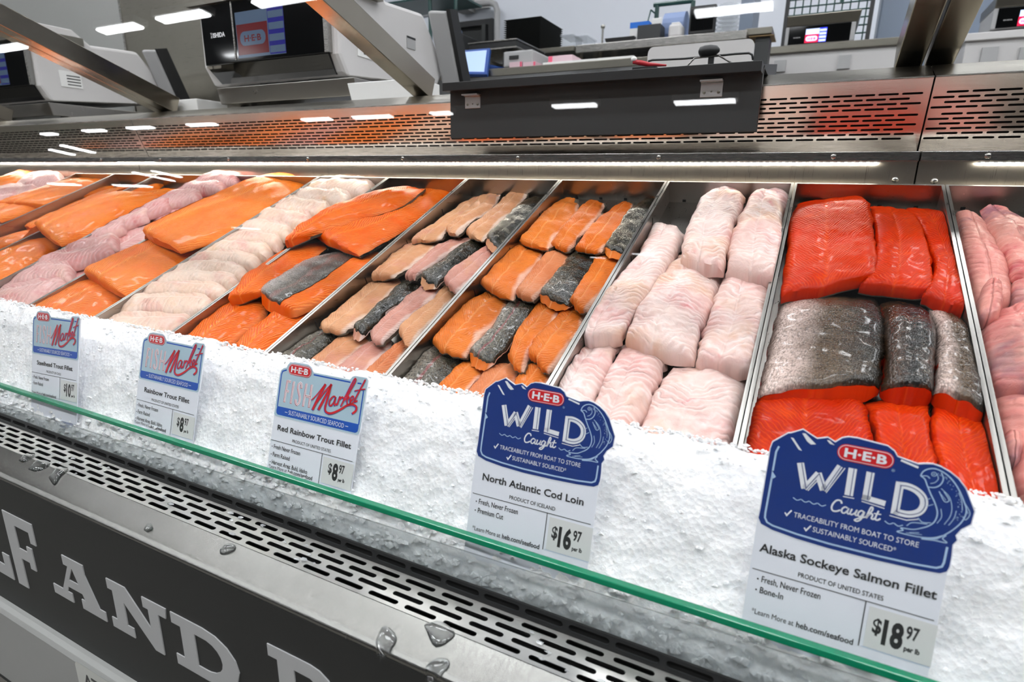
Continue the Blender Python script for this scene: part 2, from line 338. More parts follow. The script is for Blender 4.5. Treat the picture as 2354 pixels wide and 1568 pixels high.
# ------------------------------------------------------------------ ceiling luminaires (mirrored in the case glass, then extra unseen rows)
def fixture(x0, x1, y0, y1, where, lm='fixture'):
    t = thing('ceiling_light', where, 'ceiling light', ((x0 + x1) / 2, (y0 + y1) / 2, 3.12), 'ceiling lights of the shop')
    MB().box(x0 - .04, x1 + .04, y0 - .03, y1 + .03, 3.03, 3.118).build('housing', 'white', t)
    MB().box(x0, x1, y0, y1, 3.0, 3.03).build('diffuser', lm, t)
far = 'long white linear ceiling light mirrored in the front glass'
rows = [(-1.43, -.66, -5.73), (-2.19, -1.29, -8.6), (-4.23, -3.46, -8.5), (-6.8, -6.36, -8.58), (-8.76, -7.79, -8.62), (-10.19, -9.4, -8.62), (-6.46, -5.51, -4.27), (-8.33, -7.4, -4.27),
        (-9.76, -8.87, -4.3), (-12.9, -12.02, -4.32), (-14.04, -13.04, -8.64), (-16.56, -15.53, -8.68), (-18.76, -17.79, -8.76), (-21.23, -20.51, -8.9), (-39.4, -36.7, -17.8), (-33, -30.2, -17.7), (-55, -51, -42), (-11.2, -9.7, -40.5), (-16.7, -15.4, -47.5)]
for x0, x1, y in rows:
    w = .075 if y > -10 else .2
    fixture(x0, x1, y - w, y + w, far)
for x, y0, y1 in ((-24.4, -11.35, -10.6), (-22.65, -11.1, -10.1), (-25.8, -16.1, -14.3), (-24., -15.2, -14.)):
    fixture(x - .12, x + .12, y0, y1, far)
over = 'long white linear ceiling light added out of view to light the counter area'
for y in (-1.9, -.3, 1.6, 3.6):  # extra rows placed outside the mirrored view as the main lighting
    for k in range(6):
        x = -6.6 + 2.1 * k + (.6 if y in (-.3, 3.6) else 0)
        fixture(x, x + 1.2, y - .12, y + .12, over, 'fixture_extra' if y < -1 else 'fixture')

# ------------------------------------------------------------------ the display case
XL, XR = -4.6, .78
case = thing('display_case', 'long stainless refrigerated seafood display case with sloped glass front and black name panel', 'display case', (-1.9, .9, FLOOR))
SEAMS = [XL, -1.885, .137, XR]
def perf(name, mat, O, v, n, x0, x1, rows_, slot, sw, pitch, vlo, vhi, parent, depth=.0015, skip=None):
    O, v, n = Vector(O), Vector(v), Vector(n); mb = MB(); X = Vector((1, 0, 0))
    P = lambda x, t: Vector((x, O.y, O.z)) + v * t
    bounds = [vlo] + [(rows_[i] + rows_[i + 1]) / 2 for i in range(len(rows_) - 1)] + [vhi]
    rin = sw / 2; hs = slot / 2 - rin
    for i, rc in enumerate(rows_):
        lo, hi = bounds[i], bounds[i + 1]; xs = x0 + (pitch / 2 if i % 2 else 0); cells = []
        if i % 2: mb.add([P(x0, lo), P(xs, lo), P(xs, hi), P(x0, hi)], [(0, 1, 2, 3)])
        while xs + pitch <= x1 + 1e-6: cells.append(xs); xs += pitch
        if xs < x1: mb.add([P(xs, lo), P(x1, lo), P(x1, hi), P(xs, hi)], [(0, 1, 2, 3)])
        for cx in cells:
            c = cx + pitch / 2; Lx, Rx = cx, cx + pitch; inn = []; outp = []
            for k in range(6):
                a = -math.pi / 2 + math.pi * k / 5; inn.append((c + hs + rin * math.cos(a), rc + rin * math.sin(a)))
            for k in range(6):
                a = math.pi / 2 + math.pi * k / 5; inn.append((c - hs + rin * math.cos(a), rc + rin * math.sin(a)))
            outp = [(c + hs, lo), (Rx, lo), (Rx, lo + (hi - lo) * .35), (Rx, lo + (hi - lo) * .65), (Rx, hi), (c + hs, hi), (c - hs, hi), (Lx, hi), (Lx, lo + (hi - lo) * .65), (Lx, lo + (hi - lo) * .35), (Lx, lo), (c - hs, lo)]
            vs = [P(*q) for q in outp] + [P(*q) for q in inn] + [P(*q) - n * depth for q in inn]
            fs = []
            for k in range(12):
                j = (k + 1) % 12; fs += [(k, j, 12 + j, 12 + k), (12 + k, 12 + j, 24 + j, 24 + k)]
            mb.add(vs, fs)
    bm_ = mb.build(name, mat, parent, fix=False); return bm_
# rear: lower wall, lamp channel, screw bar, perforated air panel, ledge
pv = Vector((0, -.0415, .1065)).normalized(); pn = Vector((0, -pv.z, pv.y)); PO = (0, 1.1935, .0578)
for i in range(3):
    a, b = SEAMS[i] + .0012, SEAMS[i + 1] - .0012
    MB().box(a, b, 1.158, 1.163, -.12, .0405).build('rear_wall_panel', 'steel_wall', case)
    MB().box(a, b, 1.1465, 1.163, .0405, .0555).build('screw_bar', 'steel', case, bevel=.0008)
    MB().prism([(1.163, .0405), (1.163, .0555), (1.195, .0575), (1.197, .0565)], a, b).build('air_lip', 'steel', case)
    lo = [.021 + .0075 * k for k in range(6)] + [.021 + .0075 * 6 + .0026 + .0075 * k for k in range(4)]
    perf('air_panel', 'perf', PO, pv, pn, a, b, lo, .0278, .0033, .0322, 0, .1138, case)
    MB().prism([(1.1515, .1645), (1.2195, .1915), (1.2225, .1905), (1.1545, .1635)], a, b).build('ledge_face', 'steel_dark', case)
    MB().prism([(1.149, .1632), (1.1492, .1655), (1.152, .1665), (1.153, .1632)], a, b).build('ledge_rim', 'steel', case)
MB().box(XL, XR, 1.22, 1.46, .182, .190).build('ledge_top', 'steel_dark', case)
MB().prism([(1.22, .045), (1.19, .16), (1.20, .17), (1.23, .05)], XL, XR).build('air_duct', 'dark', case)
for x in (.016, -.274, -.569, -.867, -1.164, -1.461, .222, -1.76, -2.06):
    m = MB().lathe((x, 1.1465, .0482), [(.0046, 0), (.0046, .001), (.0036, .0024), (.001, .003)], 14, 'y').build('screw', 'steel', case, smooth=True)
for x, z in ((.110, .012), (.163, .0105), (.33, .011)):
    MB().lathe((x, 1.158, z), [(.005, 0), (.005, .001), (.004, .0026), (.001, .0032)], 14, 'y').build('screw', 'steel', case, smooth=True)
for a, b in ((-1.79, .085), (.215, XR - .02), (XL + .1, -1.98)):
    MB().box(a, b, 1.148, 1.1565, .0388, .0404).build('led_strip', 'white', case)
mb = MB(); x = -3.4
while x < XR - .03:
    mb.box(x, x + .0045, 1.1485, 1.1525, .0362, .0388); x += .0105
    if .085 < x < .215: x = .216
o = mb.build('led_beads', 'ledsmall', case); o['kind'] = 'stuff'
MB().box(XL, XR, 1.46, 1.475, FLOOR, .19).build('back_panel', 'steel_dark', case)
# bed under the trays
A = R(23.69); CA, SA = math.cos(A), math.sin(A); TY0, TZ0, FL = 1.107, .004, .034
TN = Vector((0, -SA, CA))
def T(x, s, h=0.): return Vector((x, TY0 - s * CA - h * SA, TZ0 - s * SA + h * CA))
b0, b1 = T(0, -.04, -.045), T(0, .64, -.045)
MB().prism([(b0.y, b0.z), (b1.y, b1.z), (b1.y, b1.z - .02), (b0.y, b0.z - .02)], XL, XR).build('tray_bed', 'steel_dark', case)
# front: grille, deck, black panel, grey panel
perf('front_grille', 'grille', (0, .3668, -.3905), (0, 1, .01), (0, 0, 1), -3.6, XR, [.0068 + .0103 * k for k in range(4)], .0352, .0055, .0434, 0, .0445, case)
perf('grille_flange', 'black', (0, .4115, -.3898), (0, .28, .96), (0, -1, 0), -3.6 + .0217, XR, [.0065], .038, .0062, .0434, 0, .0125, case)
MB().box(-3.6, XR, .335, .43, -.47, -.455).build('drain_channel', 'dark', case)
MB().box(-3.6, XR, .4195, .4225, -.455, -.3825).build('channel_wall', 'dark', case)
MB().prism([(.3672, -.3903), (.333, -.3978), (.3285, -.4008), (.3275, -.4052), (.331, -.4052), (.3672, -.395)], XL, XR).build('front_deck', 'deck', case, bevel=.0012)
namep = MB().box(XL, XR, .3275, .338, -.642, -.4052).build('name_panel', 'panel_black', case)
MB().prism([(.3125, -.635), (.316, -.629), (.322, -.6275), (.334, -.6275), (.334, -.775), (.3125, -.775)], XL, XR).build('lower_panel', 'panel_grey', case, bevel=.001)
MB().box(XL, XR, .40, .44, FLOOR, -.74).build('toe_kick', 'black_matte', case)
MB().box(XL, XR, .32, .46, -.79, -.765).build('base_rail', 'black', case)
MB().box(XL, XR, .44, 1.46, FLOOR + .02, -.46).build('cabinet_body', 'steel_dark', case)
# translucent dam in front of the ice, rising slightly to the right
dz = lambda x: -.374 + (x + 1.25) * .0185
MB().hexa([(XL, .427, -.43), (XR, .427, -.43), (XR, .431, -.43), (XL, .431, -.43), (XL, .4285, dz(XL)), (XR, .4285, dz(XR)), (XR, .4325, dz(XR)), (XL, .4325, dz(XL))]).build('ice_dam', 'dam', case, bevel=.0012)
# front glass, its green polished lower edge, head rail with lamp
GT = R(5.5); gd = Vector((0, math.sin(GT), math.cos(GT))); gn = Vector((0, math.cos(GT), -math.sin(GT))); G0 = Vector((0, .44, -.344))
def gp(x, s, d): p = G0 + gd * s + gn * d; return (x, p.y, p.z)
MB().hexa([gp(XL, 0, 0), gp(XR, 0, 0), gp(XR, 0, .008), gp(XL, 0, .008), gp(XL, .8, 0), gp(XR, .8, 0), gp(XR, .8, .008), gp(XL, .8, .008)]).build('front_glass', 'glass', case)
MB().hexa([gp(XL, -.006, -.0003), gp(XR, -.006, -.0003), gp(XR, -.006, .0083), gp(XL, -.006, .0083), gp(XL, .0, -.0003), gp(XR, .0, -.0003), gp(XR, .0, .0083), gp(XL, .0, .0083)]).build('glass_edge', 'edge', case, bevel=.0008)
MB().box(XL, XR, .505, .56, .452, .49).build('head_rail', 'steel', case)
MB().box(XL + .05, XR - .05, .532, .552, .446, .452).build('head_lamp', 'led', case)
# sloped glass supports
PB, PF = Vector((0, 1.262, .190)), Vector((0, .545, .455)); pd = (PF - PB).normalized(); pq = Vector((0, pd.z, -pd.y))
if pq.z > 0: pq = -pq           # pq points down, towards the fish
def post(name, x0, x1, th):
    a, b = PB - pd * .0, PF
    c = [(x, p.y, p.z) for p in (a + pq * .0, a + pq * th) for x in (x0, x1)]
    bot = [Vector((x0, *(a)[1:])), Vector((x1, *(a)[1:])), Vector((x1, *(a + pq * -th)[1:])), Vector((x0, *(a + pq * -th)[1:]))]
    top = [Vector((x0, *(b)[1:])), Vector((x1, *(b)[1:])), Vector((x1, *(b + pq * -th)[1:])), Vector((x0, *(b + pq * -th)[1:]))]
    MB().hexa(bot + top).build(name, 'post', case, bevel=.0015)
post('glass_support', .088, .127, .05); post('glass_support', .131, .17, .05)
post('glass_support', -.905, -.862, .05)
post('glass_support', -1.905, -1.866, .05); post('glass_support', -1.862, -1.823, .05)
post('glass_support', -2.86, -2.82, .05)

# grey slab-serif letters on the black panel (visible run of the name)
def letters():
    y1 = .3275; th = .0012
    def shape(name, outer, holes=()):
        mb = MB()
        for yy in (y1 - th, ):
            tri = tessellate_polygon([[Vector((p[0], p[1], 0)) for p in outer]] + [[Vector((p[0], p[1], 0)) for p in h] for h in holes])
            pts = list(outer) + [p for h in holes for p in h]
            mb.add([(p[0], yy, p[1]) for p in pts], [tuple(t) for t in tri])
        for loop in [outer] + list(holes):
            n = len(loop); mb.add([(p[0], y1 - th, p[1]) for p in loop] + [(p[0], y1, p[1]) for p in loop], [(i, (i + 1) % n, n + (i + 1) % n, n + i) for i in range(n)])
        mb.build('letter', 'letter_grey', namep)
    def L(x, z, w, h, p): return [(x + a * w, z + b * h) for a, b in p]
    # tall letters: z -.575 .. -.455 ; small letters -.552 .. -.480
    shape('L', L(-1.072, -.575, .097, .12, [(0, 0), (1, 0), (1, .34), (.8, .34), (.8, .16), (.5, .16), (.5, .88), (.68, .88), (.68, 1), (0, 1), (0, .88), (.2, .88), (.2, .12), (0, .12)]))
    shape('F', L(-.962, -.575, .078, .12, [(0, 0), (.34, 0), (.34, .42), (.62, .42), (.62, .34), (.8, .34), (.8, .64), (.62, .64), (.62, .56), (.34, .56), (.34, .86), (.82, .86), (.82, .72), (1, .72), (1, 1), (0, 1)]))
    z0, h = -.552, .072
    shape('A', L(-.859, z0, .121, h, [(0, 0), (.38, 0), (.38, .2), (.3, .2), (.335, .33), (.60, .33), (.64, .2), (.56, .2), (.56, 0), (1, 0), (1, .2), (.9, .2), (.72, .8), (.72, 1), (.32, 1), (.32, .8), (.4, .8), (.2, .2), (0, .2)]),
          [L(-.859, z0, .121, h, [(.38, .5), (.56, .5), (.48, .8)])])
    shape('N', L(-.724, z0, .119, h, [(0, 0), (.38, 0), (.38, .2), (.28, .2), (.28, .66), (.72, 0), (.86, 0), (.86, .8), (.98, .8), (1, 1), (.62, 1), (.62, .8), (.7, .8), (.7, .42), (.34, 1), (.02, 1), (.02, .8), (.1, .8), (.1, .2), (0, .2)]))
    arc = lambda cx, cz, rx, rz, a0, a1, n=8: [(cx + rx * math.cos(R(a0 + (a1 - a0) * k / n)), cz + rz * math.sin(R(a0 + (a1 - a0) * k / n))) for k in range(n + 1)]
    shape('D', L(-.597, z0, .11, h, [(0, 0), (.5, 0)] + arc(.5, .5, .5, .5, -90, 90) + [(0, 1), (0, .8), (.14, .8), (.14, .2), (0, .2)]),
          [L(-.597, z0, .11, h, [(.36, .2), (.5, .2)] + arc(.5, .5, .26, .3, -80, 80) + [(.36, .8)])])
    shape('R', L(-.437, -.575, .105, .12, [(0, 0), (.42, 0), (.42, .12), (.34, .12), (.34, .4), (.46, .4), (.66, 0), (1, 0), (1, .12), (.9, .12), (.74, .44)] + arc(.56, .7, .34, .3, -50, 90, 7) + [(0, 1), (0, .88), (.12, .88), (.12, .12), (0, .12)]),
          [L(-.437, -.575, .105, .12, [(.34, .54), (.5, .54)] + arc(.52, .7, .16, .16, -80, 80, 5) + [(.34, .86)])])
    shape('E', L(-.318, -.575, .085, .12, [(0, 0), (1, 0), (1, .3), (.82, .3), (.82, .14), (.36, .14), (.36, .43), (.6, .43), (.6, .57), (.36, .57), (.36, .86), (.82, .86), (.82, .7), (1, .7), (1, 1), (0, 1), (0, .86), (.12, .86), (.12, .14), (0, .14)]))
letters()
# ------------------------------------------------------------------ trays
TX = [.380, .170, -.036, -.245, -.454, -.668, -.880, -1.090, -1.300, -1.510, -1.720, -1.930, -2.140]
TNAMES = ['mottled pink fish at the far right', 'red sockeye salmon', 'white cod loins', 'orange red rainbow trout', 'pale rainbow trout', 'large orange steelhead fillets', 'creamy white fillets', 'large ribbed salmon fillets',
          'pink fillets', 'left-hand salmon fillets', 'shaded orange fillets', 'shaded pink fillets']
TL = .632
def thx(p): return (p.x, p.y, p.z)
def slab(x0, x1, s0, s1, h0, h1): return [thx(T(x, s, h)) for h in (h0, h1) for x, s in ((x0, s1), (x1, s1), (x1, s0), (x0, s0))]
TRAYS = []
for i in range(len(TX) - 1):
    x1, x0 = TX[i] - .0012, TX[i + 1] + .0012; w = .0018
    o = thing('steel_tray', 'deep stainless steel tray holding ' + TNAMES[i], 'tray', thx(T((x0 + x1) / 2, TL / 2, -FL - .006)), 'sloped steel trays of the case')
    TRAYS.append(o)
    MB().hexa(slab(x0, x1, 0, TL, -FL - .006, -FL - .0045)).build('tray_floor', 'tray', o)
    MB().hexa(slab(x0, x0 + w, 0, TL, -FL - .0045, 0)).build('tray_wall', 'tray', o)
    MB().hexa(slab(x1 - w, x1, 0, TL, -FL - .0045, 0)).build('tray_wall', 'tray', o)
    MB().hexa(slab(x0 + w, x1 - w, 0, w, -FL - .0045, 0)).build('tray_wall', 'tray', o)
    MB().hexa(slab(x0 + w, x1 - w, TL - w, TL, -FL - .0045, 0)).build('tray_wall', 'tray', o)
    MB().hexa(slab(x0 - .0006, x0 + .0034, 0, TL, -.0004, .0012)).build('tray_rim', 'rim', o)
    MB().hexa(slab(x1 - .0034, x1 + .0006, 0, TL, -.0004, .0012)).build('tray_rim', 'rim', o)
    MB().hexa(slab(x0, x1, -.001, .003, -.0004, .0012)).build('tray_rim', 'rim', o)
    if i < 7:
        for k in range(4):
            xx = x0 + (x1 - x0) * (.14 + .24 * k)
            MB().hexa(slab(xx - .003, xx + .003, w, w + .0008, -FL - .0035, -FL + .001)).build('drain_notch', 'dark', o)
        for k in range(4):
            ss = .12 + .13 * k
            MB().hexa(slab(x0 + w, x0 + w + .0006, ss, ss + .0012, -.028, -.012)).build('wall_slot', 'dark', o)

# ------------------------------------------------------------------ fish
ZOOM = {'p': (0, 0, 1.), '4': (0, 360, 2.9425), '5': (600, 360, 2.704), '6': (1250, 360, 2.118), '7': (1700, 360, 1.781)}
def onto(px, py, h):      # point of the photograph's ray at height h above the tray rim plane -> (x, s)
    r = ray(px, py); n = TN; k = (T(0, 0, h).dot(n)) / r.dot(n); P = r * k
    return P.x, (TY0 - h * SA - P.y) / CA
NFISH = 0
def fillet(label, cat_group, z, E1, E2, mat, T_=.022, h0=.0, h1=.012, skinmat=None, style='flesh', nu=20, nv=44, em=.45, pw=2.4, far=.25, near=.85, bulge=(.006, .006), lump=.0024, ridge=.5, groove=.0012, wide=0., ragged=1., skin_u=(0., 1.), clamp=None, across=False, rough_edge=.0012, name='fish_fillet'):
    """E1, E2: left and right edge (far to near end), or far and near edge (left to right) when across"""
    global NFISH
    NFISH += 1; sd = NFISH * 3.7
    ox, oy, sc = ZOOM[z]
    cv = lambda p: Vector((ox + p[0] / sc, oy + p[1] / sc, 0))
    a = smoothpath([cv(p) for p in E1], nv); b = smoothpath([cv(p) for p in E2], nv)
    L = []; Rr = []
    for i in range(nv):
        t = i / (nv - 1)
        if across: ha = -FL + h0 + T_ * .3; hb = -FL + h1 + T_ * .3; 
        else: ha = hb = -FL + h0 + (h1 - h0) * t + T_ * .3
        la, rb_ = Vector((*onto(a[i].x, a[i].y, ha), 0)), Vector((*onto(b[i].x, b[i].y, hb), 0)); dd_ = (rb_ - la) * wide; L.append(la - dd_); Rr.append(rb_ + dd_)
    top = []; base = []; met = []; nrm = []
    length = sum((((L[i + 1] + Rr[i + 1]) - (L[i] + Rr[i])) / 2).length for i in range(nv - 1)); run = 0.
    for i in range(nv):
        t = i / (nv - 1)
        if i: run += (((L[i] + Rr[i]) - (L[i - 1] + Rr[i - 1])) / 2).length
        ax = ((L[min(i + 1, nv - 1)] + Rr[min(i + 1, nv - 1)]) - (L[max(i - 1, 0)] + Rr[max(i - 1, 0)])).normalized()
        wd_ = (Rr[i] - L[i]).length
        alo = min(1., far + (1 - far) * math.sin(min(1., t / .3) * math.pi / 2)) * (1. if t < .93 else 1 - (1 - near) * ((t - .93) / .07) ** 2)
        rt, rb, rm, rn = [], [], [], []
        for j in range(nu + 1):
            u = j / nu; p = L[i].lerp(Rr[i], u); q = 1 - (2 * u - 1) ** 2
            e_end = -bulge[0] * q * max(0, 1 - t / .25) + bulge[1] * q * max(0, (t - .75) / .25)
            en = noise.noise(Vector((u * 4.3, sd, 1.))) * .0035 + noise.noise(Vector((u * 13, sd, 2.))) * .0014
            p = p + ax * (e_end + ragged * en * (max(0, 1 - t / .12) + max(0, (t - .85) / .15)))
            if j in (0, nu): p = p + (Rr[i] - L[i]).normalized() * ((noise.noise(Vector((run * 90, sd, j))) + 1.6 * noise.noise(Vector((run * 34, sd, j + 4))) + .6 * noise.noise(Vector((run * 260, sd, j + 9)))) * rough_edge)
            if clamp: p.x = min(max(p.x, clamp[0]), clamp[1])
            uu = u ** (math.log(.5) / math.log(ridge)); eb = (em[0] + (em[1] - em[0]) * u) if isinstance(em, tuple) else em; e = eb + (1 - eb) * max(0., 1 - abs(2 * uu - 1) ** pw) ** .5 * ((1 - .45 * max(0., (u - ridge) / (1 - ridge))) if isinstance(em, tuple) else 1.)
            if t > .985: e *= .88
            gr = groove * (math.exp(-((u - .45 + .05 * noise.noise(Vector((run * 20, sd, 0)))) / .05) ** 2) + .6 * math.exp(-((u - .72) / .04) ** 2))
            hb = -FL + ((h0 + (h1 - h0) * u) if across else (h0 + (h1 - h0) * t))
            v = Vector((p.x * 30, p.y * 30, sd)); nz = noise.noise(v) * lump + noise.noise(v * 3.1) * lump * .45
            rt.append(T(p.x, p.y, hb + T_ * e * alo - gr + nz * (1 if 0 < j < nu else .3))); rb.append(T(p.x, p.y, hb)); rm.append(((u - .5) * wd_, run)); rn.append((u, t))
        top.append(rt); base.append(rb); met.append(rm); nrm.append(rn)
    c = sum((top[nv // 2][nu // 2], base[nv // 2][nu // 2]), Vector()) / 2; loc = base[nv // 2][nu // 2]
    def mk(nm, tp, bt, m, parent, offs):
        me = bpy.data.meshes.new(nm); W_ = len(tp[0]); H_ = len(tp); vs = [p - offs for r_ in tp for p in r_]; n0 = len(vs)
        ring = [(0, j) for j in range(W_)] + [(i, W_ - 1) for i in range(1, H_)] + [(H_ - 1, j) for j in range(W_ - 2, -1, -1)] + [(i, 0) for i in range(H_ - 2, 0, -1)]
        vs += [bt[i][j] - offs for i, j in ring]
        fs = [(i * W_ + j, (i + 1) * W_ + j, (i + 1) * W_ + j + 1, i * W_ + j + 1) for i in range(H_ - 1) for j in range(W_ - 1)]
        n = len(ring)
        for k in range(n):
            i, j = ring[k]; i2, j2 = ring[(k + 1) % n]; fs.append((i * W_ + j, i2 * W_ + j2, n0 + (k + 1) % n, n0 + k))
        fs.append(tuple(n0 + k for k in range(n)))
        me.from_pydata([tuple(v) for v in vs], [], fs)
        return me, [(i, j) for i in range(H_) for j in range(W_)] + ring
    def finish(me, idx, m, parent, nm, rowoff=0, coloff=0):
        for uvname, arr in (('metric', met), ('norm', nrm)):
            ul = me.uv_layers.new(name=uvname)
            for lp in me.loops:
                i, j = idx[lp.vertex_index]; ul.data[lp.index].uv = arr[i + rowoff][j + coloff]
        bm = bmesh.new(); bm.from_mesh(me); bmesh.ops.recalc_face_normals(bm, faces=bm.faces); bm.to_mesh(me); bm.free()
        for p in me.polygons: p.use_smooth = True
        o = bpy.data.objects.new(nm, me); COL.objects.link(o); me.materials.append(M[m])
        o.modifiers.new('edge', 'EDGE_SPLIT').split_angle = R(62)
        if parent: o.parent = parent
        return o
    if not skinmat:
        me, idx = mk(name, top, base, mat, None, loc); o = finish(me, idx, mat, None, name); o.location = loc
        tag(o, label, 'fish fillet', cat_group); return o
    e = thing(name, label, 'fish fillet', loc, cat_group)
    if style == 'flesh':
        me, idx = mk('flesh', top, [[p + TN * .0016 for p in r_] for r_ in base], mat, e, loc); finish(me, idx, mat, e, 'flesh')
        # skin sheet below, peeping out along the right edge
        lo = []; hi = []
        for i in range(nv):
            d = (top[i][-1] - top[i][0]); d = d - TN * d.dot(TN); d.normalize()
            k = .0012 + .0012 * (noise.noise(Vector((i * .35, sd, 5))) + .4)
            hi.append([p + d * (k * (2 * (j / nu) - .2)) + TN * (.0018 + .0035 * (j == nu)) for j, p in enumerate(base[i])]); lo.append([p + d * (k * (2 * (j / nu) - .2)) for j, p in enumerate(base[i])])
        me, idx = mk('skin', hi, lo, 'sk', e, loc); finish(me, idx, skinmat, e, 'skin')
    else:
        j0, j1 = int(round(skin_u[0] * nu)), int(round(skin_u[1] * nu))
        # flesh body reaches further out at the near end, the skin lies on top
        ft = [[p - TN * .0012 for p in r_] for r_ in top]; fb = [list(r_) for r_ in base]
        ext = (top[-1][nu // 2] - top[-3][nu // 2]); ext = (ext - TN * ext.dot(TN)); ext.normalize()
        for j in range(nu + 1):
            q = 1 - (2 * j / nu - 1) ** 4
            ft[-1][j] = ft[-1][j] + ext * .002 * q - TN * .0015; fb[-1][j] = fb[-1][j] + ext * .011 * q; fb[-2][j] = fb[-2][j] + ext * .004 * q
        me, idx = mk('flesh', ft, fb, mat, e, loc); finish(me, idx, mat, e, 'flesh')
        st = [r_[j0:j1 + 1] for r_ in top]; sb = [[p - TN * .0011 for p in r_[j0:j1 + 1]] for r_ in top]
        me, idx = mk('skin', st, sb, skinmat, e, loc); finish(me, idx, skinmat, e, 'skin', 0, j0)
    return e
ORD = ['first', 'second', 'third', 'fourth']
def rowset(tray, group, rowname, z, specs, **kw):
    n = len(specs)
    for k, s in enumerate(specs):
        look, E1, E2, mat = s[:4]; opt = dict(kw); opt.update(s[4] if len(s) > 4 else {})
        lab = '%s, %s from left, %s, %s tray' % (look, ORD[k], rowname, tray)
        fillet(lab, group, opt.pop('z', z), E1, E2, mat, **opt)
# sockeye tray
c1 = (TX[2] + .004, TX[1] - .004)
SK = dict(T_=.022, clamp=c1, bulge=(.006, .004), pw=6, em=.66, rough_edge=.002)
rowset('red sockeye', 'sockeye salmon fillets', 'back row', '7', [
    ('broad deep red sockeye fillet', [(235, 190), (205, 290), (190, 420), (170, 590)], [(490, 155), (530, 230), (550, 370), (558, 505)], 'sockeye', dict(h0=.004, h1=.016)),
    ('red sockeye fillet', [(530, 205), (550, 330), (540, 470), (490, 545)], [(690, 215), (745, 320), (778, 440), (792, 570)], 'sockeye', dict(h0=.002, h1=.013)),
    ('narrow red sockeye fillet', [(680, 210), (740, 330), (790, 480), (745, 590)], [(800, 215), (860, 295), (908, 440), (940, 655)], 'sockeye')], skinmat='sk_edge', **SK)
SKS = dict(SK, style='skin', T_=.027, em=.4, pw=2.6, lump=.003)
rowset('red sockeye', 'sockeye salmon fillets', 'middle row', '7', [
    ('silver to dark skin-up sockeye piece', [(170, 575), (140, 700), (104, 850), (75, 990)], [(570, 570), (590, 690), (588, 830), (575, 955)], 'sockeye', dict(skinmat='sk_sock')),
    ('dark brown skin-up sockeye piece', [(583, 590), (588, 730), (588, 850), (588, 960)], [(770, 605), (802, 740), (798, 860), (788, 985)], 'sockeye', dict(skinmat='sk_sock2')),
    ('shiny grey skin-up sockeye piece', [(768, 615), (800, 740), (796, 860), (788, 980)], [(920, 665), (968, 780), (1002, 920), (1020, 1075)], 'sockeye', dict(skinmat='sk_sock'))], **SKS)
rowset('red sockeye', 'sockeye salmon fillets', 'front row', '7', [
    ('broad bright red sockeye fillet', [(80, 960), (58, 1060), (40, 1150), (5, 1330)], [(490, 980), (520, 1080), (540, 1180), (560, 1330)], 'sockeye'),
    ('bright red sockeye fillet', [(512, 1000), (535, 1120), (560, 1250), (600, 1420)], [(780, 1000), (772, 1120), (785, 1240), (840, 1440)], 'sockeye'),
    ('bright red sockeye fillet with pale tip', [(785, 1010), (778, 1150), (805, 1280), (870, 1500)], [(1025, 1070), (1032, 1200), (1055, 1330), (1115, 1560)], 'sockeye')], skinmat='sk_edge', **dict(SK, h1=.006))
# cod tray
c2 = (TX[3] + .004, TX[2] - .001)
CD = dict(T_=.031, clamp=c2, bulge=(.008, .012), pw=2.2, em=.25, lump=.0065, rough_edge=.004, far=.45, near=.75)
rowset('white cod', 'cod loins', 'back row', '6', [
    ('plump white cod loin with blunt end', [(775, 180), (740, 260), (690, 370), (668, 505)], [(955, 165), (972, 220), (925, 340), (878, 560)], 'cod', dict(h0=.004, h1=.024)),
    ('thick white cod loin with torn upper tip', [(1010, 175), (975, 260), (912, 390), (888, 560)], [(1205, 150), (1168, 300), (1180, 450), (1160, 610)], 'cod', dict(h0=.004, h1=.024))], **CD)
rowset('white cod', 'cod loins', 'middle row', '6', [
    ('long slim white cod loin', [(530, 330), (450, 500), (270, 700), (160, 870)], [(680, 365), (640, 490), (510, 690), (382, 895)], 'cod'),
    ('broad white cod loin with pink spot', [(650, 470), (545, 620), (440, 770), (390, 890)], [(870, 580), (830, 700), (770, 850), (728, 995)], 'cod'),
    ('blunt ended white cod loin', [(880, 560), (825, 720), (778, 860), (740, 1000)], [(1105, 610), (1108, 750), (1085, 900), (1020, 1050)], 'cod')], **CD)
rowset('white cod', 'cod loins', 'front row', '6', [
    ('thin pale cod piece', [(200, 880), (110, 990), (40, 1090), (-40, 1200)], [(380, 910), (310, 1060), (250, 1200), (180, 1360)], 'cod', dict(T_=.02)),
    ('ribbed pinkish cod loin', [(395, 890), (310, 1060), (265, 1160), (195, 1360)], [(610, 1010), (550, 1110), (500, 1250), (430, 1420)], 'cod', dict(T_=.026)),
    ('large ribbed cod loin with red streak', [(610, 1040), (530, 1170), (480, 1290), (425, 1430)], [(990, 1060), (965, 1230), (925, 1370), (880, 1540)], 'cod', dict(T_=.03))], **dict(CD, h1=.006))
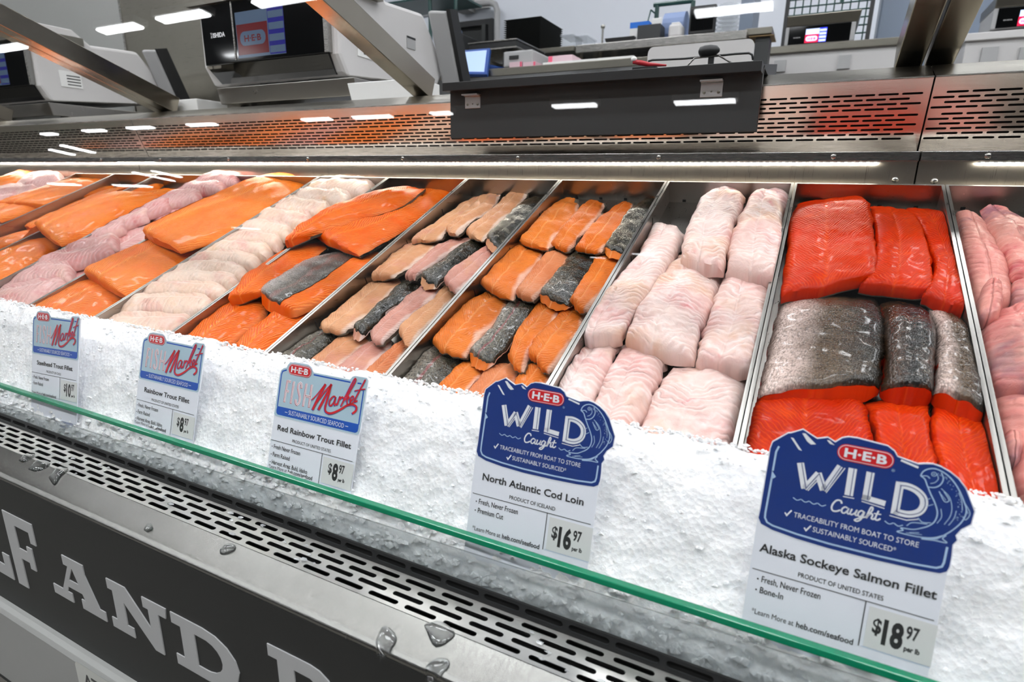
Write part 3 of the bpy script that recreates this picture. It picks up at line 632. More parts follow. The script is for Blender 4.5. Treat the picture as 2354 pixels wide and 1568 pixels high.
# red rainbow trout tray
c3 = (TX[4] + .004, TX[3] - .004)
RT = dict(T_=.014, clamp=c3, bulge=(.005, .006), pw=4, em=(.5, .2), ridge=.42, h1=.017, rough_edge=.0034, lump=.0036, near=.7, wide=.05, ragged=1.6)
rowset('red rainbow trout', 'red rainbow trout fillets', 'back row', '5', [
    ('orange trout fillet', [(1895, 255), (1760, 370), (1680, 460), (1612, 525)], [(1975, 265), (1950, 400), (1850, 490), (1790, 575)], 'redtrout'),
    ('orange trout fillet', [(2045, 265), (1950, 380), (1880, 460), (1815, 545)], [(2130, 285), (2090, 390), (2000, 480), (1915, 580)], 'redtrout'),
    ('orange trout fillet', [(380, 220), (270, 320), (205, 390), (162, 450)], [(432, 222), (420, 290), (360, 390), (272, 462)], 'redtrout', dict(z='6')),
    ('dark skin-up trout fillet', [(480, 212), (400, 300), (350, 380), (300, 440)], [(565, 205), (510, 300), (450, 400), (388, 475)], 'redtrout', dict(z='6', style='skin', skinmat='sk_trout'))], skinmat='sk_edge', **RT)
rowset('red rainbow trout', 'red rainbow trout fillets', 'second row', '5', [
    ('orange trout fillet', [(1630, 530), (1530, 620), (1440, 720), (1368, 798)], [(1775, 575), (1700, 700), (1620, 790), (1560, 880)], 'redtrout'),
    ('pale salmon-pink trout fillet', [(1840, 545), (1740, 660), (1660, 760), (1590, 850)], [(1930, 575), (1880, 690), (1790, 790), (1690, 895)], 'redtrout_pale'),
    ('glossy dark skin-up trout fillet', [(1970, 575), (1890, 680), (1820, 770), (1745, 855)], [(2090, 580), (2060, 700), (1990, 800), (1912, 920)], 'redtrout', dict(style='skin', skinmat='sk_trout')),
    ('orange trout fillet', [(270, 455), (220, 570), (170, 650), (135, 712)], [(395, 470), (340, 590), (270, 680), (210, 752)], 'redtrout', dict(z='6'))], skinmat='sk_edge', **RT)
rowset('red rainbow trout', 'red rainbow trout fillets', 'third row', '5', [
    ('broad orange trout fillet', [(1430, 825), (1290, 930), (1160, 1060), (1072, 1160)], [(1555, 865), (1480, 1010), (1350, 1150), (1262, 1245)], 'redtrout'),
    ('speckled dark skin-up trout fillet', [(1575, 860), (1500, 990), (1410, 1120), (1305, 1225)], [(1735, 880), (1650, 1010), (1560, 1130), (1440, 1275)], 'redtrout', dict(style='skin', skinmat='sk_rainbow')),
    ('orange trout fillet', [(1750, 870), (1660, 1020), (1590, 1130), (1545, 1255)], [(1895, 920), (1800, 1070), (1690, 1180), (1625, 1325)], 'redtrout'),
    ('smooth deep orange trout fillet', [(1915, 925), (1800, 1060), (1710, 1160), (1675, 1235)], [(2015, 945), (1985, 1080), (1900, 1200), (1790, 1340)], 'redtrout')], skinmat='sk_edge', **RT)
rowset('red rainbow trout', 'red rainbow trout fillets', 'front row', '5', [
    ('speckled skin-up trout fillet with pink stripe', [(1090, 1165), (1000, 1270), (920, 1370), (840, 1460)], [(1255, 1240), (1190, 1350), (1120, 1430), (1050, 1520)], 'redtrout', dict(style='skin', skinmat='sk_rainbow')),
    ('orange trout fillet', [(1275, 1270), (1200, 1350), (1130, 1430), (1060, 1520)], [(1425, 1275), (1370, 1370), (1290, 1460), (1200, 1580)], 'redtrout'),
    ('pale orange trout fillet', [(1460, 1300), (1380, 1380), (1320, 1450), (1270, 1570)], [(1615, 1305), (1570, 1420), (1490, 1500), (1410, 1630)], 'redtrout_pale'),
    ('orange trout fillet', [(1700, 1270), (1640, 1340), (1590, 1410), (1550, 1510)], [(1860, 1310), (1805, 1400), (1745, 1480), (1670, 1600)], 'redtrout')], skinmat='sk_edge', **dict(RT, h1=.006))
# pale rainbow trout tray
c4 = (TX[5] + .004, TX[4] - .004); RP = dict(RT, clamp=c4)
rowset('pale rainbow trout', 'pale rainbow trout fillets', 'back row', '5', [
    ('pale peach trout fillet', [(1330, 245), (1180, 360), (1050, 450), (942, 530)], [(1375, 262), (1300, 360), (1180, 440), (1112, 512)], 'palefl'),
    ('pale peach trout fillet', [(1405, 225), (1330, 300), (1230, 390), (1155, 455)], [(1487, 235), (1440, 330), (1330, 395), (1215, 488)], 'palefl'),
    ('pale peach trout fillet', [(1570, 195), (1480, 310), (1370, 400), (1278, 478)], [(1652, 220), (1590, 330), (1480, 420), (1380, 518)], 'palefl'),
    ('dark skin-up trout fillet', [(1670, 250), (1570, 350), (1500, 420), (1410, 500)], [(1765, 252), (1690, 380), (1590, 480), (1475, 572)], 'palefl', dict(style='skin', skinmat='sk_trout'))], skinmat='sk_edge', **RP)
rowset('pale rainbow trout', 'pale rainbow trout fillets', 'second row', '5', [
    ('pale orange trout fillet', [(975, 525), (850, 600), (770, 680), (692, 758)], [(1125, 525), (1050, 600), (940, 680), (822, 748)], 'palefl'),
    ('pale pink trout fillet', [(1175, 515), (1070, 600), (980, 680), (905, 753)], [(1320, 515), (1190, 590), (1080, 670), (965, 753)], 'pinkfl'),
    ('wet black skin-up trout fillet', [(1340, 510), (1220, 590), (1110, 680), (1005, 743)], [(1420, 530), (1290, 620), (1190, 710), (1085, 800)], 'palefl', dict(style='skin', skinmat='sk_trout')),
    ('pale pink trout fillet', [(1440, 545), (1330, 620), (1220, 700), (1145, 770)], [(1465, 585), (1400, 690), (1310, 780), (1220, 848)], 'pinkfl')], skinmat='sk_edge', **RP)
rowset('pale rainbow trout', 'pale rainbow trout fillets', 'third row', '5', [
    ('long pale peach trout fillet', [(735, 755), (620, 860), (490, 970), (368, 1068)], [(890, 765), (780, 890), (640, 1000), (510, 1095)], 'palefl'),
    ('thin dark skin-up trout strip', [(900, 765), (790, 890), (690, 980), (590, 1060)], [(1020, 765), (900, 890), (740, 1000), (640, 1108)], 'pinkfl', dict(style='skin', skinmat='sk_trout')),
    ('pale pink trout fillet', [(1025, 775), (900, 910), (790, 1010), (680, 1120)], [(1120, 795), (1060, 900), (900, 1010), (755, 1160)], 'pinkfl'),
    ('pale peach trout fillet', [(1150, 785), (1060, 920), (960, 1000), (862, 1080)], [(1225, 855), (1120, 970), (1010, 1080), (930, 1180)], 'palefl')], skinmat='sk_edge', **RP)
rowset('pale rainbow trout', 'pale rainbow trout fillets', 'front row', '5', [
    ('speckled grey skin-up trout fillet', [(400, 1070), (280, 1150), (180, 1220), (100, 1290)], [(500, 1085), (430, 1150), (330, 1230), (250, 1315)], 'palefl', dict(style='skin', skinmat='sk_rainbow')),
    ('pale peach trout fillet', [(555, 1090), (450, 1180), (370, 1250), (270, 1335)], [(690, 1130), (600, 1210), (500, 1290), (420, 1365)], 'palefl'),
    ('pale pink trout fillet', [(715, 1130), (610, 1220), (520, 1300), (435, 1365)], [(815, 1150), (760, 1230), (690, 1310), (610, 1395)], 'pinkfl'),
    ('pale orange trout fillet', [(880, 1145), (790, 1240), (700, 1320), (625, 1385)], [(930, 1170), (870, 1270), (780, 1370), (670, 1480)], 'redtrout_pale')], skinmat='sk_edge', **dict(RP, h1=.006))
# steelhead tray
c5 = (TX[6] + .002, TX[5] - .004)
SH = dict(T_=.022, bulge=(.005, .007), pw=4, em=(.5, .15), h1=.018, ridge=.4, rough_edge=.0022, lump=.003, clamp=(TX[6] - .012, TX[5] - .003))
G5 = 'steelhead trout fillets'
fillet('long orange steelhead fillet lying left at the back of the steelhead tray', G5, '5', [(870, 182), (600, 280), (310, 385), (152, 555)], [(1015, 195), (850, 315), (560, 405), (300, 498)], 'steelhead', skinmat='sk_edge', **dict(SH, h0=.022, h1=.038))
fillet('wide orange steelhead fillet lying right at the back of the steelhead tray', G5, '5', [(1040, 185), (850, 320), (620, 420), (332, 485)], [(1198, 200), (1015, 370), (830, 490), (612, 612)], 'steelhead', skinmat='sk_steel', **dict(SH, h1=.022))
fillet('orange steelhead fillet showing silver skin along its left edge, middle of tray', G5, '4', [(2080, 535), (1850, 690), (1680, 830), (1552, 995)], [(2210, 610), (2010, 780), (1860, 895), (1765, 925)], 'steelhead', skinmat='sk_steel', **dict(SH, h0=.006, h1=.024))
fillet('grey speckled skin-up steelhead fillet with orange rim, middle of tray', G5, '5', [(440, 590), (240, 690), (100, 780), (0, 850)], [(735, 585), (630, 740), (430, 880), (212, 978)], 'steelhead', skinmat='sk_steel', style='skin', skin_u=(0, .72), **dict(SH, em=.3, h1=.02))
fillet('orange steelhead fillet at front left of the steelhead tray', G5, '4', [(1700, 930), (1530, 1045), (1400, 1140), (1260, 1260)], [(1850, 975), (1765, 1105), (1655, 1190), (1540, 1300)], 'steelhead', skinmat='sk_edge', **dict(SH, h1=.006))
fillet('orange steelhead fillet at front right of the steelhead tray', G5, '4', [(1930, 1020), (1820, 1120), (1700, 1210), (1600, 1310)], [(2160, 1000), (2060, 1130), (1945, 1230), (1810, 1360)], 'steelhead', skinmat='sk_edge', **dict(SH, h1=.006))
# creamy white fillets lying across their tray
WS = [([(780, 1080), (950, 1050), (1150, 1050), (1350, 1070)], [(650, 1200), (830, 1235), (1050, 1245), (1210, 1190)]),
      ([(880, 970), (1000, 935), (1250, 915), (1490, 950)], [(780, 1095), (980, 1075), (1200, 1095), (1400, 1070)]),
      ([(960, 890), (1100, 850), (1350, 845), (1580, 890)], [(900, 985), (1100, 955), (1330, 975), (1505, 975)]),
      ([(1060, 800), (1200, 765), (1400, 780), (1650, 820)], [(985, 905), (1180, 890), (1380, 885), (1570, 905)]),
      ([(1150, 745), (1280, 685), (1500, 710), (1700, 750)], [(1075, 845), (1250, 830), (1450, 815), (1645, 840)]),
      ([(1280, 680), (1400, 630), (1620, 650), (1790, 680)], [(1200, 770), (1380, 755), (1560, 755), (1725, 770)]),
      ([(1380, 610), (1550, 562), (1700, 580), (1860, 610)], [(1320, 695), (1480, 675), (1660, 685), (1805, 700)]),
      ([(1510, 530), (1650, 492), (1800, 512), (1930, 550)], [(1420, 625), (1600, 612), (1750, 612), (1875, 630)]),
      ([(1610, 450), (1760, 412), (1880, 440), (2000, 470)], [(1520, 545), (1680, 542), (1820, 552), (1955, 570)]),
      ([(1740, 370), (1880, 332), (2020, 360), (2150, 390)], [(1640, 465), (1800, 470), (1940, 482), (2055, 490)]),
      ([(1870, 290), (1990, 252), (2150, 280), (2270, 320)], [(1760, 385), (1920, 400), (2070, 402), (2185, 420)]),
      ([(1970, 222), (2100, 182), (2280, 210), (2410, 250)], [(1890, 315), (2050, 332), (2200, 332), (2325, 350)]),
      ([(2080, 165), (2240, 142), (2400, 142), (2565, 165)], [(1990, 255), (2160, 262), (2330, 262), (2455, 280)])]
NTH = ['nearest the ice', 'second up from the ice', 'third up from the ice', 'fourth up from the ice', 'fifth up from the ice', 'sixth up from the ice', 'seventh up from the ice', 'seventh from the back', 'fifth from the back', 'fourth from the back', 'third from the back', 'second from the back', 'at the very back']
NTH[7] = 'eighth up from the ice'
for k, (e1, e2) in enumerate(WS):
    fillet('creamy white fillet lying across the creamy white fillet tray, ' + NTH[k], 'creamy white fillets', '4', e1, e2, 'white_fish', T_=.026, h0=.002, h1=.016, across=True, em=.12, pw=1.9, far=.35, near=.5, bulge=(.004, .004), lump=.004, nu=14, nv=30, clamp=(TX[7] - .005, TX[6] - .002))
# large ribbed salmon
SM = dict(T_=.028, bulge=(.005, .005), pw=4, em=(.62, .1), h1=.02, lump=.002, ridge=.36, groove=.0022, rough_edge=.0016, clamp=(TX[8] + .0, TX[7] + .03))
G7 = 'ribbed salmon fillets'
fillet('largest ribbed orange salmon fillet reaching the back of its tray', G7, '4', [(1925, 92), (1500, 235), (1150, 335), (885, 480)], [(2052, 175), (1800, 400), (1500, 540), (1212, 635)], 'salmon', **dict(SM, h0=.012, h1=.034))
fillet('small end of a salmon fillet tucked under the largest salmon fillet', G7, '4', [(1150, 370), (950, 430), (850, 480), (772, 535)], [(1200, 430), (1080, 490), (1000, 530), (925, 575)], 'salmon', **dict(SM, h0=.01, h1=.02))
fillet('ribbed orange salmon fillet in the middle of the big salmon tray', G7, '4', [(1080, 525), (900, 600), (720, 690), (562, 785)], [(1440, 560), (1240, 740), (1060, 855), (862, 942)], 'salmon', **SM)
fillet('small end of a salmon fillet left of the middle salmon fillet', G7, '4', [(800, 630), (650, 700), (540, 765), (442, 830)], [(830, 720), (730, 780), (660, 815), (600, 850)], 'salmon', **dict(SM, h0=.0, h1=.008))
fillet('glistening orange salmon fillet beside the ice in the big salmon tray', G7, '4', [(680, 800), (480, 900), (330, 970), (180, 1070)], [(890, 910), (760, 1040), (660, 1110), (540, 1190)], 'salmon', **dict(SM, h1=.004))
# pink fillets lying across
PS = [([(0, 870), (120, 840), (280, 822), (455, 845)], [(-60, 1040), (100, 1055), (280, 1010), (440, 900)]),
      ([(110, 800), (250, 732), (380, 702), (525, 712)], [(20, 895), (200, 872), (350, 862), (485, 850)]),
      ([(250, 680), (400, 632), (560, 632), (785, 552)], [(150, 805), (330, 762), (520, 752), (765, 660)]),
      ([(420, 580), (540, 552), (680, 522), (800, 510)], [(360, 705), (500, 700), (650, 672), (795, 620)]),
      ([(540, 490), (680, 462), (800, 442), (910, 420)], [(450, 605), (600, 582), (720, 560), (835, 512)]),
      ([(640, 420), (760, 392), (900, 372), (1060, 350)], [(560, 525), (700, 512), (850, 482), (995, 430)]),
      ([(770, 370), (880, 302), (1050, 282), (1210, 262)], [(690, 455), (850, 432), (1000, 412), (1145, 360)]),
      ([(930, 300), (1050, 232), (1200, 212), (1410, 202)], [(850, 395), (1000, 382), (1160, 342), (1335, 300)]),
      ([(1090, 220), (1190, 152), (1330, 142), (1570, 165)], [(980, 315), (1130, 292), (1300, 262), (1505, 240)]),
      ([(1200, 145), (1330, 110), (1500, 104), (1655, 128)], [(1110, 235), (1280, 210), (1450, 200), (1605, 188)])]
for k, (e1, e2) in enumerate(PS):
    fillet('pink fillet lying across the pink fillet tray, ' + (NTH[k] if k < 9 else 'at the very back'), 'pink fillets', '4', e1, e2, 'pink_fish', T_=.026, h0=.004, h1=.018, across=True, em=.12, pw=1.9, far=.35, near=.5, bulge=(.003, .003), lump=.004, nu=14, nv=28, clamp=(TX[9] - .005, TX[8] + .01))
# left-hand salmon tray
SL = dict(SM, clamp=(TX[10] - .02, TX[9] + .02)); G9 = 'left-hand salmon fillets'
fillet('orange salmon fillet behind the others at the top of the left salmon tray', G9, '4', [(980, 150), (860, 190), (760, 230), (640, 270)], [(1135, 140), (1060, 210), (980, 255), (850, 300)], 'salmon', **dict(SL, h1=.01))
fillet('ribbed salmon fillet furthest left in the left salmon tray', G9, '4', [(620, 240), (350, 310), (150, 370), (-30, 440)], [(900, 240), (610, 335), (340, 430), (115, 568)], 'salmon', **dict(SL, h0=.006))
fillet('ribbed salmon fillet overlapping its left neighbour in the left salmon tray', G9, '4', [(1000, 235), (700, 288), (450, 345), (240, 470)], [(1070, 265), (810, 400), (610, 510), (402, 590)], 'salmon', **dict(SL, h0=.012, h1=.03))
fillet('small salmon end poking out in the left salmon tray', G9, '4', [(320, 420), (250, 445), (205, 468), (178, 490)], [(350, 480), (300, 510), (255, 525), (205, 535)], 'salmon', **dict(SL, h0=.006, h1=.012))
fillet('ribbed salmon fillet lowest in the left salmon tray', G9, '4', [(270, 500), (100, 590), (0, 660), (-140, 760)], [(430, 560), (290, 680), (135, 790), (-30, 880)], 'salmon', **dict(SL, h1=.008))
fillet('salmon fillet at the left picture edge of the left salmon tray', G9, '4', [(20, 515), (-40, 560), (-100, 600), (-180, 650)], [(110, 555), (45, 620), (-20, 660), (-90, 710)], 'salmon', **dict(SL, h1=.008))
# shaded trays at the far left
SL2 = dict(SM, clamp=None)
fillet('orange fillet nearest the back of the shaded orange tray', 'shaded orange fillets', '4', [(560, 148), (380, 205), (200, 270), (-20, 345)], [(860, 135), (700, 215), (520, 268), (300, 325)], 'salmon', **SL2)
fillet('orange fillet lower in the shaded orange tray', 'shaded orange fillets', '4', [(330, 215), (180, 285), (0, 350), (-150, 420)], [(600, 235), (400, 305), (200, 365), (0, 430)], 'salmon', **SL2)
for k, (e1, e2) in enumerate([([(150, 145), (250, 108), (340, 100), (425, 118)], [(80, 235), (200, 228), (300, 205), (405, 178)]), ([(-50, 235), (60, 195), (160, 185), (265, 188)], [(-100, 305), (0, 295), (120, 285), (235, 258)]), ([(-140, 300), (-60, 262), (40, 255), (140, 262)], [(-200, 380), (-100, 372), (0, 350), (100, 320)])]):
    fillet('pink fillet in the shaded pink tray, ' + ['at the back', 'second from the back', 'third from the back'][k], 'shaded pink fillets', '4', e1, e2, 'pink_fish', T_=.026, h0=.004, h1=.014, across=True, em=.15, pw=1.9, far=.35, near=.5, nu=10, nv=20, lump=.004)
fillet('orange fillet tip at the far left back corner of the case', 'far left fillets', '4', [(200, 92), (120, 115), (50, 140), (-40, 170)], [(275, 88), (200, 140), (110, 180), (0, 210)], 'salmon', **dict(SL2, T_=.02))
# under-layers that fill the left-hand trays
def pxof(P):
    c = [MX[0][k] * P.x + MX[1][k] * P.y + MX[2][k] * P.z for k in range(3)]; return (c[0] / c[2] * FPX + W / 2, c[1] / c[2] * FPX + H / 2)
def laid(label, group, mat, x0, x1, s0, s1, h=0., T_=.018, sk=.02, **kw):
    hh = -FL + h + T_ * .3; n = 4
    e1 = [pxof(T(x0 + sk * (1 - k / 3), s0 + (s1 - s0) * k / 3, hh)) for k in range(n)]; e2 = [pxof(T(x1 + sk * (1 - k / 3) * .4, s0 + (s1 - s0) * k / 3, hh)) for k in range(n)]
    fillet(label, group, 'p', e1, e2, mat, T_=T_, h0=h, h1=h, **kw)
UL = dict(pw=4, em=(.5, .15), ridge=.4, rough_edge=.002)
laid('salmon fillet lying low at the back left of the left salmon tray', G9, 'salmon', TX[10] + .008, TX[10] + .1, .03, .30, **UL)
laid('salmon fillet lying low at the back right of the left salmon tray', G9, 'salmon', TX[9] - .1, TX[9] - .022, .03, .30, **UL)
for k, (xa, xb, sa, sb) in enumerate(((.008, .1, .02, .3), (.108, .186, .02, .3), (.008, .1, .3, .6), (.108, .19, .3, .6))):
    laid('orange fillet in the bottom layer of the shaded orange tray, %s' % ['back left', 'back right', 'front left', 'front right'][k], 'shaded orange fillets', 'salmon', TX[11] + xa, TX[11] + xb, sa, sb, **UL)
for k, (sa, sb) in enumerate(((.02, .2), (.21, .4), (.41, .6))):
    laid('broad pink fillet in the bottom layer of the shaded pink tray, %s' % ['back', 'middle', 'front'][k], 'shaded pink fillets', 'pink_fish', TX[12] + .01, TX[11] - .02, sa, sb, **dict(UL, sk=.005))
for k, (sa, sb) in enumerate(((.03, .22), (.22, .42), (.42, .6))):
    laid('broad pink fillet in the bottom layer of the pink fillet tray, %s' % ['back', 'middle', 'front'][k], 'pink fillets', 'pink_fish', TX[9] + .01, TX[8] - .02, sa, sb, **dict(UL, sk=.005))
# mottled pink fish at the right
MK = dict(T_=.03, lump=.006, em=.2, pw=2., far=.4, near=.5, clamp=(TX[1] + .003, TX[0] - .004), bulge=(.008, .01), h1=.01)
G0_ = 'mottled pink fish pieces'
for lab, e1, e2, kw in [
    ('purplish pink flap at the upper left of the right-hand fish tray', [(2198, 485), (2208, 560), (2222, 630), (2240, 700)], [(2262, 500), (2300, 580), (2325, 650), (2320, 700)], dict(T_=.022)),
    ('smooth pale pink flap at the back of the right-hand fish tray', [(2255, 478), (2280, 540), (2312, 600), (2325, 640)], [(2320, 478), (2390, 540), (2440, 600), (2460, 660)], dict(h0=.006, h1=.018, T_=.02)),
    ('large pink piece along the right edge, second from back', [(2312, 600), (2318, 660), (2325, 720), (2335, 790)], [(2450, 620), (2470, 700), (2490, 760), (2500, 820)], {}),
    ('pale oval piece against the tray wall of the right-hand fish tray', [(2262, 650), (2248, 690), (2246, 735)], [(2295, 650), (2306, 690), (2296, 732)], dict(h0=.016, h1=.02, T_=.022)),
    ('striped pink piece in the middle of the right-hand fish tray', [(2262, 735), (2252, 790), (2260, 850), (2285, 900)], [(2400, 700), (2450, 770), (2470, 840), (2480, 920)], dict(h0=.01, h1=.016)),
    ('reddish lumpy piece below the striped pink piece', [(2265, 870), (2275, 930), (2288, 1000), (2305, 1060)], [(2430, 880), (2470, 960), (2490, 1020), (2500, 1080)], dict(h0=.0, h1=.008)),
    ('small rounded pink lump against the right tray wall', [(2305, 1000), (2300, 1025), (2312, 1055)], [(2345, 1000), (2352, 1025), (2345, 1060)], dict(h0=.014, h1=.02, T_=.018)),
    ('plump pink piece second up from the ice at far right', [(2318, 1050), (2318, 1085), (2325, 1130)], [(2440, 1040), (2470, 1090), (2480, 1150)], dict(h0=.008, h1=.012)),
    ('plump pink piece nearest the ice at far right', [(2326, 1120), (2332, 1170), (2348, 1240)], [(2470, 1120), (2490, 1180), (2500, 1250)], dict(h0=.002, h1=.006))]:
    k2 = dict(MK); k2.update(kw); fillet(lab, G0_, 'p', e1, e2, 'monk', **k2)

# ------------------------------------------------------------------ crushed ice
def ice():
    prof = [(.558, -.262), (.552, -.244), (.545, -.2375), (.536, -.2385), (.526, -.247), (.513, -.263), (.502, -.282), (.491, -.303), (.480, -.325), (.469, -.346), (.459, -.362), (.449, -.378), (.442, -.392), (.4388, -.407), (.438, -.43)]
    P = smoothpath([(p[0], p[1], 0) for p in prof], 64); x0, x1, dx = -2.75, XR - .02, .0023
    nx = int((x1 - x0) / dx); vs = []; fs = []; np_ = len(P)
    tn = []
    for k in range(np_):
        d = (P[min(k + 1, np_ - 1)] - P[max(k - 1, 0)]).normalized(); tn.append(Vector((0, d.y, -d.x)))
    for i in range(nx):
        x = x0 + i * dx
        for k in range(np_):
            q = Vector((x, P[k].x, P[k].y)); n = Vector((0, tn[k].y, tn[k].z))
            w = min(1., k / 6) * (1. if k < 44 else max(.8, 1 - (k - 44) / 8))
            a = noise.noise(q * 18) * .0045 + noise.noise(q * 70) * .002 + noise.noise(q * 210) * .001
            c = noise.voronoi(q * 170)[0]; a += (c[1] - c[0]) * .0014
            if k < 14: a += noise.noise(Vector((x * 38, 3, 0))) * .0055
            r = q + n * (a * w)
            if k >= 42: r.y = max(r.y, .4336)
            vs.append(r)
    for i in range(nx - 1):
        for k in range(np_ - 1): fs.append((i * np_ + k, (i + 1) * np_ + k, (i + 1) * np_ + k + 1, i * np_ + k + 1))
    m = MB(); m.v = [tuple(v) for v in vs]; m.f = fs
    o = m.build('ice_bed', 'ice'); 
    for p in o.data.polygons: p.use_smooth = True
    tag(o, 'long bank of crushed white ice between the trays and the front glass', 'ice', kind='stuff')
    # loose chips
    mb = MB(); rnd = random.Random(3)
    for i in range(7000):
        x = rnd.uniform(-2.4, XR - .05); k = rnd.choice([rnd.randint(3, 12), rnd.randint(3, 46), rnd.randint(44, 60)]); q = Vector((x, P[k].x, P[k].y)); n = Vector((0, tn[k].y, tn[k].z))
        s = rnd.uniform(.0012, .0034); c = q + n * (.001 + rnd.uniform(-.001, .003)); vv = []
        if k > 43: s *= 1.7; c.y = max(c.y, .4335 + s)
        for j in range(6):
            a = j * 2 * math.pi / 6 + rnd.uniform(-.3, .3); vv.append(c + Vector((math.cos(a) * s * rnd.uniform(.6, 1.3), math.sin(a) * s * .8, rnd.uniform(-.4, .4) * s)))
        t_, b_ = c + Vector((0, -.3, .8)) * s, c - Vector((0, -.3, .8)) * s
        mb.add(vv + [t_, b_], [(j, (j + 1) % 6, 6) for j in range(6)] + [((j + 1) % 6, j, 7) for j in range(6)])
    o2 = mb.build('ice_chips', 'ice', fix=False); tag(o2, 'loose ice chips scattered over the ice bank', 'ice', kind='stuff')
    mb = MB()
    for i in range(70):       # wet splinters on the grille
        x = rnd.uniform(-1.6, .2); y = rnd.uniform(.37, .41); s = rnd.uniform(.0015, .005); c = Vector((x, y, -.3888 + .0012)); vv = []
        for j in range(6):
            a = j * 2 * math.pi / 6 + rnd.uniform(-.3, .3); vv.append(c + Vector((math.cos(a) * s * rnd.uniform(.6, 1.6), math.sin(a) * s * .6, -.0012)))
        mb.add(vv + [c + Vector((s * .3, 0, s * .12))], [(j, (j + 1) % 6, 6) for j in range(6)])
    tag(mb.build('ice_splinters', 'wetice', fix=False), 'wet ice splinters lying on the slotted front grille', 'ice', kind='stuff')
ice()
# water puddles on the deck
def drop(pts, lab):
    w = []
    for px, py in pts:
        r = ray(px, py); k = -.3945 / r.z; w.append(r * k)
    c = sum(w, Vector()) / len(w); loop = smoothpath([tuple(p) for p in w] + [tuple(w[0])], 20)[:-1]; mb = MB(); vs = []; n = len(loop)
    zf = lambda y: -.3903 - (.3672 - y) * .2193
    for f, h in ((1., .0), (.95, .0014), (.8, .0026), (.4, .0033)):
        for p in loop:
            q = c.lerp(p, f); vs.append((q.x, q.y, zf(q.y) + h + .0002))
    vs.append((c.x, c.y, zf(c.y) + .0035)); fs = [(r_ * n + i, r_ * n + (i + 1) % n, (r_ + 1) * n + (i + 1) % n, (r_ + 1) * n + i) for r_ in range(3) for i in range(n)] + [(3 * n + i, 3 * n + (i + 1) % n, 4 * n) for i in range(n)]
    o = mb.add(vs, fs).build('water_drop', 'water', smooth=True); tag(o, lab, 'water drop', 'water drops on the front deck')
drop([(862, 1470), (880, 1440), (905, 1452), (912, 1470), (895, 1490), (880, 1505), (868, 1500)], 'kidney-shaped water drop left of the wedge-shaped drop on the deck')
drop([(975, 1445), (1010, 1440), (1043, 1460), (1040, 1475), (1000, 1488)], 'wedge-shaped water drop touching the grille edge')
drop([(978, 1525), (1000, 1512), (1030, 1515), (1032, 1530), (1010, 1545), (990, 1562), (978, 1555)], 'large water drop nearest the lower picture edge')
drop([(505, 1268), (520, 1258), (540, 1260), (542, 1268), (525, 1275), (508, 1275)], 'small oval water drop midway along the deck')
drop([(330, 1215), (340, 1206), (350, 1208), (350, 1216), (338, 1220)], 'tiny round water drop above the letter D')
drop([(65, 1080), (85, 1066), (115, 1070), (112, 1078), (85, 1086)], 'flat water drop second from the left end')
drop([(44, 1062), (62, 1052), (82, 1052), (78, 1058), (55, 1066)], 'flat water drop furthest left on the deck')
drop([(112, 1100), (135, 1082), (160, 1086), (140, 1100), (125, 1115)], 'slanting water smear on the left of the deck')
